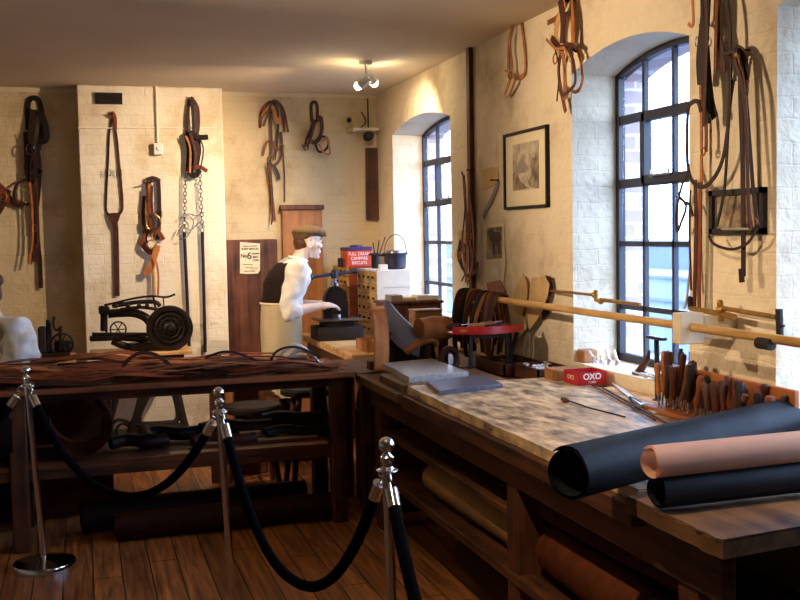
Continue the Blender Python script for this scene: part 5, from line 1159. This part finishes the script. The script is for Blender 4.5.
# ================================================================== window wall
hang('leather_strap', 'pale tan looped strap high on the wall above the framed print', 'strap', 'X', XW, [('l_tan', .03, [(509, 70), (510, 40), (517, 16), (521, 18), (525, 45), (526, 72), (519, 78)]), ('l_tan', .026, [(518, 18, .03), (515, 45, .03), (517, 70, .03), (512, 88, .03), (509, 95, .03)]), ('l_pale', .026, [(508, 72, .03), (513, 74, .04), (520, 79, .04), (514, 92, .03), (510, 97, .03)])], [('brass', (518, 76, .05), .02, .004, 1)], [('brass', (511, 73), .03, .03)], (518, 15))
hang('leather_strap', 'broad pale leather harness hanging over the corner of the nearer window', 'harness', 'X', XW, [('l_pale', .05, [(572, 2, .03), (567, 20, .05), (565, 38, .05), (567, 52, .04)]), ('l_tan', .045, [(577, 0, .03), (580, 20, .04), (581, 45, .04)]), ('l_chest', .03, [(553, 23, .03), (562, 18, .03), (570, 8, .03), (574, -2, .03)]), ('l_brown', .035, [(562, 38, .06), (570, 48, .06), (580, 46, .06), (586, 50, .05)]),
    ('l_chest', .032, [(568, 52, .04), (564, 70, .03), (566, 88, .03), (571, 112, .03)]), ('l_tan', .035, [(571, 50, .05), (572, 70, .04), (572, 100, .04)]), ('l_tan', .02, [(584, 48, .04), (588, 62, .04), (592, 78, .05), (589, 89, .05), (582, 92, .04), (575, 88, .04)]), ('l_pale', .03, [(577, 52, .06), (582, 56, .06), (580, 61, .06)]), ('l_brown', .06, [(573, 0, .07), (576, 20, .07), (575, 44, .07)])],
    [('brass', (564, 59, .05), .022, .004, 1.2)], [('brass', (572, 95), .03, .035)], (575, 1))
b = MB(); A, B = onwall('X', XW, (471, 42)), onwall('X', XW, (475, 290)); hw = .028; b.box((2.37, A.y-hw, B.z), (2.398, A.y+hw, A.z+.02), bev=.003); tag(b.build('wooden_batten', 'redwood_z'), 'tall dark red-brown batten upright on the wall beside the far window', 'batten')
hang('harness', 'long bundle of red-brown straps hanging beside the foot of the tall batten', 'harness', 'X', XW, [('l_red', .05, [(475, 172, .045), (478, 185, .06), (478, 215, .06), (477, 245, .06)]), ('l_chest', .045, [(471, 176, .05), (474, 200, .06), (476, 235, .06), (472, 262, .05)]), ('l_tan', .025, [(474, 230, .08), (475, 250, .08), (476, 283, .06)]), ('l_red', .035, [(479, 190, .07), (482, 225, .06), (481, 262, .05), (477, 278, .05)]),
    ('l_brown', .025, [(470, 235, .05), (468, 258, .05), (474, 275, .05), (482, 272, .05), (485, 262, .05)]), ('l_dark', .04, [(471, 240, .07), (470, 255, .08), (473, 268, .07)]), ('l_tan', .014, [(478, 240, .08), (479, 262, .08), (474, 282, .06)])], [('brass', (473, 255, .09), .022, .004, 1)], [('brass', (476, 236), .03, .035)], (475, 170))
def sheet(name, label, cat, pts, m, off=.006, th=.003, X=2.4, curl=0):
    mb = MB(); P = [at(p[0], p[1], X=X-off) for p in pts]; mb.prism([(p.y, p.z) for p in P], X-off-th, X-off, 'yz')
    return tag(mb.build(name, m, smooth_=False), label, cat)
sheet('pattern_sheet', 'ochre kidney-shaped leather pattern on the wall beside the red-brown bundle', 'pattern', [(459, 231), (468, 230), (471, 240), (472, 262), (467, 268), (457, 261), (455, 255), (458, 248)], 'tanpaper', .012)
sheet('paper_note', 'faint yellowed paper under the bundle, beside the dark pony picture', 'paper', [(484, 225), (504, 223), (506, 265), (504, 283), (486, 280)], 'poster', .004)
M['sepia'] = mat('sepia_print', srgb(120, 98, 80), rough=.8, var=.55, scale=14, bump=0, col2=srgb(170, 148, 118))
M['sepia_dark'] = mat('sepia_ink', srgb(70, 56, 52), rough=.8, var=.4, scale=22, bump=0)
t = empty('picture_card', at(495, 260, X=2.39), 'small unframed dark picture of a pony pinned on the wall', 'picture')
def flatp(t, nm, pts, m, off, th=.0015, X=2.4):
    mb = MB(); P = [at(p[0], p[1], X=X-off) for p in pts]; mb.prism([(p.y, p.z) for p in P], X-off-th, X-off, 'yz'); return mb.build(nm, m, t, smooth_=False)
flatp(t, 'card', [(487, 228), (502, 226.5), (502, 258), (487, 259.5)], 'sepia', .009)
flatp(t, 'pony_figure', [(488, 231), (491, 229), (494, 232), (500, 232), (501.5, 238), (500, 243), (500.5, 254), (498.5, 254), (498, 244), (495, 244), (495, 255), (493, 255), (492.5, 243), (490, 240), (489, 236)], 'sepia_dark', .0105)
sheet('paper_note', 'small pale card pinned beneath the pony picture', 'paper', [(491, 268), (500, 267.5), (500, 276), (491, 277)], 'paper', .010)
sheet('paper_note', 'faded pencil-marked paper above the pony picture beside the batten', 'paper', [(482, 169), (498, 167), (499, 183), (484, 190)], 'tanpaper', .003)
hang('leather_strap', 'short slanting grey-brown strap above the pony picture', 'strap', 'X', XW, [('card', .04, [(499, 181), (494, 195), (486, 212), (484, 218)])], (), (), (499, 180))
def cut(label, pts, m, off):
    """a leather pattern hung on the wall, standing a little proud and bowed"""
    P = [at(p[0], p[1], X=2.4-off) for p in pts]; mb = MB(); vs_ = []
    mb.prism([(p.y, p.z) for p in P], 2.4-off-.004, 2.4-off, 'yz'); o = mb.build('leather_pattern', m, smooth_=False); return tag(o, label, 'pattern', 'leather patterns hung on the wall')
M['pat'] = mat('buff_pattern_leather', srgb(206, 172, 116), rough=.7, var=.2, scale=9, bump=.3)
M['pat2'] = mat('light_pattern_leather', srgb(226, 202, 150), rough=.7, var=.2, scale=9, bump=.3)
cut('narrow leaf-shaped buff pattern, topmost point of the group under the framed print', [(518, 284), (523, 274), (527, 282), (528, 296), (524, 312), (519, 318), (514, 306), (515, 292)], 'pat', .02)
cut('widest buff pattern of the group, closest to the nearer window', [(532, 278), (545, 276), (550, 284), (548, 296), (543, 310), (536, 322), (530, 330), (526, 318), (529, 300)], 'pat', .035)
cut('dark brown pattern at the edge of the widest buff one', [(546, 275), (551, 277), (553, 287), (550, 297), (547, 293), (549, 284)], 'l_brown', .02)
cut('pale pattern hanging low between the narrow leaf-shaped and widest ones', [(508, 296), (516, 288), (520, 300), (521, 318), (514, 330), (507, 322)], 'pat2', .010)
cut('brown curled pattern below the small pale card', [(487, 283), (500, 280), (505, 290), (507, 312), (498, 318), (490, 300)], 'l_tan', .010)
cut('cream pattern hanging lowest of the group, above the brass fittings tray', [(505, 314), (524, 316), (528, 328), (522, 334), (512, 345), (505, 342)], 'pat2', .022)
cut('little dark pattern under the widest buff one', [(541, 305), (549, 300), (550, 313), (543, 320)], 'l_brown', .012)
# framed print
def picture(label, c4, fr, fw, mats, inner, X=2.4):
    (x0, y0), (x1, y1) = c4; A, B = at(x0, y0, X=X-.02), at(x1, y1, X=X-.02); ya, yb, za, zb = min(A.y, B.y), max(A.y, B.y), min(A.z, B.z), max(A.z, B.z)
    t = empty('framed_picture', (X, (ya+yb)/2, za), label, 'picture'); b = MB()
    b.box((X-.022, ya, za), (X-.001, ya+fw, zb)); b.box((X-.022, yb-fw, za), (X-.001, yb, zb)); b.box((X-.022, ya, za), (X-.001, yb, za+fw)); b.box((X-.022, ya, zb-fw), (X-.001, yb, zb)); b.build('frame', fr, t, smooth_=False)
    b = MB(); b.box((X-.010, ya+fw, za+fw), (X-.006, yb-fw, zb-fw)); b.build('mount', mats, t, smooth_=False)
    w_, h_ = yb-ya, zb-za
    i0, i1, j0, j1 = inner; b = MB(); b.box((X-.0115, yb-w_*i1, za+h_*j0), (X-.010, yb-w_*i0, za+h_*j1)); b.build('print', 'sepia' if mats != 'poster2' else 'sepia_dark', t, smooth_=False)
    return t, ya, yb, za, zb
M['mount'] = mat('cream_mount', srgb(226, 212, 176), rough=.8, var=.04, bump=0)
M['etch'] = mat('pale_etching', srgb(176, 160, 134), rough=.8, var=.3, scale=18, bump=0, col2=srgb(205, 192, 164))
M['sepia'] = M['etch'] if False else M['sepia']
t, ya, yb, za, zb = picture('black framed etching of trees on the wall between the two windows', ((503, 135), (547, 207)), 'ironmatt', .016, 'mount', (.20, .80, .24, .84))
for o_ in kids(t):
    if o_.name.startswith('print'): o_.data.materials[0] = M['etch']
w_, h_ = yb-ya, zb-za; U = lambda u, v: (yb-w_*u, za+h_*v)
def blob(nm, pts, m, off):
    mb = MB(); mb.prism([U(*p) for p in pts], 2.4-off-.0006, 2.4-off, 'yz'); mb.build(nm, m, t, smooth_=False)
blob('printed_tree', [(.80, .24), (.80, .66), (.75, .70), (.70, .62), (.65, .64), (.61, .52), (.64, .42), (.56, .34), (.60, .27)], 'sepia', .0116)
blob('printed_bush', [(.20, .24), (.20, .46), (.26, .50), (.32, .44), (.38, .36), (.48, .30), (.56, .26)], 'sepia', .0117)
blob('printed_hill', [(.24, .50), (.34, .60), (.42, .66), (.50, .58), (.58, .50), (.5, .46), (.34, .46)], 'card', .0115)
t, ya, yb, za, zb = picture('dark framed old photograph on the pier, half hidden by straps', ((709, 191), (763, 234)), 'ironmatt', .022, 'sepia_dark', (.12, .88, .14, .86))
# --- harness on the pier between the nearer windows
hang('harness', 'great dark bundle of broad straps hanging from the ceiling on the pier', 'harness', 'X', XW, [('l_black', .045, [(713, -14, .04), (715, 20, .05), (718, 60, .05), (722, 100, .05), (726, 118, .05)]), ('l_dark', .05, [(718, -14, .05), (716, 30, .06), (713, 60, .06), (712, 85, .05)]), ('l_brown', .035, [(728, -14, .04), (729, 30, .05), (733, 50, .05), (735, 72, .05)]), ('l_dark', .045, [(722, -14, .06), (722, 30, .07), (720, 80, .07), (721, 124, .06)]), ('l_chest', .022, [(731, -10, .06), (730, 30, .06), (729, 70, .06)]),
    ('l_brown', .012, [(712, -12, .03), (711, 20, .03), (706, 26, .03)])], [], [('brass', (714, 82), .03, .03)])
hang('leather_strap', 'long dark loop of strap swinging below the great dark bundle', 'strap', 'X', XW, [('l_dark', .020, [(736, -12, .05), (741, 20, .05), (742, 60, .05), (741, 105, .05), (737, 145, .05), (730, 170, .05), (717, 186, .05), (705, 183, .05), (699, 168, .05), (698, 140, .05), (699, 110, .05), (703, 103, .05), (709, 102, .05), (712, 112, .05)])])
hang('leather_strap', 'thin tan reins with a pale tail hanging left of the great bundle', 'strap', 'X', XW, [('l_tan', .018, [(706, 48, .03), (707, 80, .03), (708, 130, .03), (708, 185, .03)]), ('l_brown', .026, [(704, 180, .04), (705, 220, .04), (704, 270, .04), (703, 308, .04)]), ('l_chest', .026, [(709, 182, .04), (709, 220, .04), (708, 270, .04), (708, 308, .04)]), ('l_chest', .02, [(713, 110, .04), (715, 130, .04), (715, 152, .04)])], [('steel', (706, 42, .04), .014, .003, 1.3), ('brass', (714, 152, .05), .014, .004, 1)], [('brass', (706, 232), .03, .03)])
hang('leather_strap', 'pointed dark loop hanging over the edge of the nearer window', 'strap', 'X', XW, [('l_dark', .014, [(700, 172, .05), (694, 182, .05), (690, 196, .05), (687, 214, .05), (688, 231, .05), (692, 222, .05), (697, 206, .05), (690, 197, .05)]), ('l_dark', .014, [(697, 202, .05), (701, 206, .05), (704, 216, .05)]), ('l_brown', .012, [(699, 190, .04), (698, 230, .04), (700, 290, .04)]), ('card', .012, [(697, 262, .03), (693, 300, .03), (690, 308, .03)])], [('steel', (690, 197, .06), .010, .003, 1)])
hang('whip', 'stiff dark coaching strap with tasselled end hanging over the dark picture', 'harness', 'X', XW, [('l_dark', .028, [(750, 50, .04), (752, 90, .05), (754, 150, .05), (755, 215, .05), (755, 276, .05)]), ('l_black', .016, [(749, 52, .04), (745, 70, .04), (741, 110, .05), (738, 160, .05), (735, 195, .05), (728, 226, .05)]), ('l_dark', .020, [(751, 54, .05), (757, 90, .05), (762, 150, .05), (766, 200, .05), (770, 226, .05)]),
    ('l_dark', .012, [(722, 235, .06), (728, 244, .06), (745, 249, .06), (760, 244, .06), (768, 234, .06), (771, 224, .06)]), ('l_brown', .03, [(742, 52, .03), (748, 49, .04), (754, 56, .04), (756, 80, .04)]), ('l_black', .034, [(755, 268, .06), (756, 282, .06)])], [('brass', (769, 222, .06), .012, .003, 1.3)], [('brass', (755, 228), .03, .03)], (750, 50))
b = MB(); A, B = at(722, 229, X=2.33), at(752, 229, X=2.33); b.cyl(A, B, .005, seg=8); tag(b.build('thin_stick', 'card'), 'thin grey stick laid across the dark framed photograph', 'stick')
# ================================================================== the heap of straps on the long bench and the clutter beneath
rn = random.Random(99)
xa = -1.25
SM = ['l_chest', 'l_red', 'l_brown', 'l_chest', 'l_dark', 'l_tan', 'l_chest', 'l_red', 'l_brown', 'l_red']
for k in range(90):
    L = rn.uniform(.5, 1.1); x0 = rn.uniform(-1.3, 1.38-L); y = rn.uniform(5.66, 6.26) if k % 3 else rn.uniform(5.63, 5.74); f = (y-5.66)/.6; h = .856+rn.uniform(0, .03)+f*.055*rn.random()*(1 if x0 > -.5 else .4)
    pts = []; n = 9; w_ = rn.choice((.02, .026, .034, .045, .062)); am = rn.uniform(.01, .07); ph = rn.uniform(0, 6); lift = rn.choice((0, 0, .01, .03, .05))
    for i in range(n):
        u = i/(n-1); yy = min(6.30, max(5.625, y+am*math.sin(ph+u*rn.uniform(3, 5)))); pts.append((x0+L*u, yy, h+lift*math.sin(PI*u)+.006*math.sin(ph*2+u*9)))
    b = MB(); b.strap(pts, w_, .0035, side=(rn.uniform(-.1, .1), rn.uniform(-.5, .2), 1)); m = SM[k % 10]
    tag(b.build('leather_strap', m), 'brown leather strap lying in the long heap along the long bench', 'strap', 'straps heaped on the long bench')
for k, (xs, ys, m, lb) in enumerate((((-1.1, -.3), (5.66, 5.9), 'l_red', 'flat red-brown hide piece near the seated person on the long bench'), ((.35, .95), (5.66, 5.86), 'l_chest', 'flat chestnut hide piece at the middle of the long bench'), ((.98, 1.38), (5.72, 6.1), 'l_tan', 'flat tan hide piece at the stave end of the long bench'))):
    b = MB(); n = 10; pts = [(xs[0]+(xs[1]-xs[0])*i/n, ys[0]+.01*math.sin(i*2)) for i in range(n+1)]+[(xs[1]-(xs[1]-xs[0])*i/n, ys[1]+.02*math.sin(i*1.7)) for i in range(n+1)]
    b.prism(pts, .851, .856, 'xy'); tag(b.build('hide_piece', m), lb, 'hide')
# looping reins that stand above the heap
for pts, w_, m, lb in (([(120, 372), (128, 360), (140, 353), (153, 354), (164, 360), (172, 368)], .02, 'l_brown', 'arched brown rein standing up from the heap in front of the sewing machine'),
                       ([(205, 374), (216, 366), (224, 372), (240, 374), (256, 372)], .022, 'l_pale', 'pale curled rein at the front edge of the long bench'),
                       ([(205, 358), (222, 352), (236, 353), (250, 358), (262, 364)], .014, 'l_dark', 'dark coiled rein on the heap left of the apron'),
                       ([(268, 366), (276, 352), (290, 347), (306, 350), (320, 358)], .012, 'l_dark', 'dark arched rein just in front of the apron')):
    b = MB(); P = [at(x, y, Y=5.9) for x, y in pts]
    for p in P: p.z = max(p.z, .868)
    b.strap(P, w_, .004, side=(0, -1, .3)); tag(b.build('leather_rein', m), lb, 'rein')
t = empty('collar_hames', at(295, 355, Y=6.0), 'pair of polished steel hames arched on the heap before the apron', 'hames')
for k, (x0, x1, yy) in enumerate(((272, 318, 6.0), (280, 322, 5.92))):
    A, B = at(x0, 366, Y=yy), at(x1, 362, Y=yy); n = 12; P = []
    for i in range(n+1):
        u = i/n; p = A.lerp(B, u); p.z = max(.87, .87+.10*math.sin(PI*u)-.02*k); P.append(p)
    b = MB(); b.tube(P, [.006+.006*math.sin(PI*i/n) for i in range(n+1)], 8); b.ball(P[0], .012); b.ball(P[-1], .012); b.build('steel_hame', 'bright_steel', t)
b = MB(); A = at(284, 355, Y=6.05); B = at(306, 356, Y=6.05); A.z = B.z = .90; b.tube([A, A.lerp(B, .5)+V((0, 0, .008)), B], [.016, .02, .014], 10); tag(b.build('white_roll', 'paper'), 'short white roll of paper under the steel hames', 'paper roll')
for k in range(8):
    x = 1.02+.045*k; b = MB(); b.obox((x, rn.uniform(5.72, 6.15), .868+.004*(k % 3)), (.18, .014, .012), (0, 0, rn.uniform(-.5, .5)), .002); tag(b.build('wood_strip', 'lightwood' if k % 2 else 'l_tan'), 'thin wooden strip scattered near the upright stave on the long bench', 'strip', 'wooden strips near the stave')
# under the bench, on its shelf
c = at(79, 433, Y=5.8)
t_ = roll('hide_roll', (c.x, 5.74, .447+.175), (c.x, 6.24, .447+.175), .172, 'l_chest', 'big round hide roll seen end-on under the left half of the long bench', 1.2, .014, group=None)
c2 = at(92, 420, Y=6.0)
roll('hide_roll', (c.x+.36, 5.9, .447+.047), (c.x+.36, 6.26, .447+.047), .045, 'l_dark', 'small dark hide roll beside the big end-on one on the lower shelf', 1.5)
roll('hide_roll', (c.x-.85, 5.76, .447+.16), (c.x-.33, 5.80, .447+.16), .155, 'l_black', 'black hide roll filling the lower shelf behind the left stanchion', 1.5, .006)
b = MB(); 
for k, (x0, y0, z0, L, r, m) in enumerate(((.12, 5.95, .485, .3, .036, 'l_dark'), (.30, 6.1, .49, .3, .04, 'l_black'), (.55, 5.82, .485, .34, .035, 'l_brown'), (.62, 6.05, .50, .4, .05, 'l_dark'), (.95, 5.85, .49, .36, .04, 'l_black'), (.98, 6.1, .51, .34, .06, 'l_dark'))):
    b = MB(); b.tube(smooth([(x0, y0, z0), (x0+L*.3, y0+.03, z0+.01), (x0+L*.7, y0-.02, z0), (x0+L, y0, z0)])[0], r, 12); tag(b.build('leather_bundle', m), ['dark leather bundle nearest the big end-on roll on the shelf', 'black leather bundle at the back of the shelf under the strap heap', 'brown leather bundle at the front of the shelf below the middle stanchion', 'long dark leather bundle behind the brown one on the shelf', 'black leather bundle at the front of the shelf by the workbench', 'thickest dark leather bundle at the back of the shelf by the workbench'][k], 'bundle')
for k in range(5):
    b = MB(); b.box((.42+.1*k, 5.70+.045*k, .447+.012*k), (1.28-.02*k, 5.76+.045*k, .457+.012*k), bev=.002); tag(b.build('loose_plank', 'redwood_z' if k % 2 else 'lightwood'), 'narrow loose plank on the shelf under the long bench', 'plank', 'planks on the shelf of the long bench')
b = MB(); b.box((.80, 6.6, .0), (.88, 6.68, 0.79)) ; 
b = MB(); a_ = at(216, 400, Y=6.9); b.box((a_.x-.04, 6.88, 0), (a_.x+.04, 6.94, .84), bev=.004); tag(b.build('timber_post', 'oldwood_z'), 'upright dark timber post behind the long bench beside the pale board', 'post')
b = MB(); b.box((a_.x+.045, 6.9, 0), (a_.x+.11, 6.92, .78), bev=.003); tag(b.build('upright_board', 'paleply'), 'upright tan board standing against the dark post behind the long bench', 'board')
b = MB(); b.box((.95, 7.05, 0), (1.16, 7.35, .60), bev=.01); tag(b.build('dark_crate', 'oldwood_x'), 'dark wooden crate standing behind the two stools', 'crate')
b = MB(); b.box((1.56, 5.75, .0), (2.3, 6.2, .55), bev=.01); tag(b.build('dark_chest', 'oldwood_x'), 'dark chest in the shadow under the bench corner', 'chest')
b = MB(); xr_ = at(112, 420, Y=6.42).x; b.box((-1.1, 6.42, 0), (xr_, 6.48, .78), bev=.006); tag(b.build('shade_backing', 'oldwood_x'), 'dark backing panel added for the gloom behind the big end-on hide roll', 'board')  # added panel, stands in for the darkness under the long bench
def sp(base, specs, label):
    heads = []
    for (off, tgt, pw, size, bl) in specs:
        loc = Vector(base)+Vector(off); d = (Vector(tgt)-loc).normalized()
        heads.append((loc, tgt)); spot_light(loc+d*.06, tgt, pw, size, bl)
    spot_fixture(base, heads, label)
sp((SL.x, SL.y, 2.68), [((.06, .03, -.05), (2.40, 7.35, 2.25), 45, 100, .8), ((-.05, -.02, -.08), (.35, 8.4, 1.5), 205, 100, 1)], 'lit twin-headed spotlight hanging under the ceiling near the far corner')
sp((-1.3, 5.2, 2.66), [((.05, 0, -.06), (2.4, 4.4, 2.05), 460, 54, 1), ((.05, .05, -.08), (1.5, 7.4, .9), 430, 46, 1)], 'twin-headed spotlight over the left part of the room, out of view')
sp((.5, 2.3, 2.66), [((.05, 0, -.06), (1.95, 3.1, .85), 130, 75, 1)], 'single spotlight under the ceiling nearest the camera')
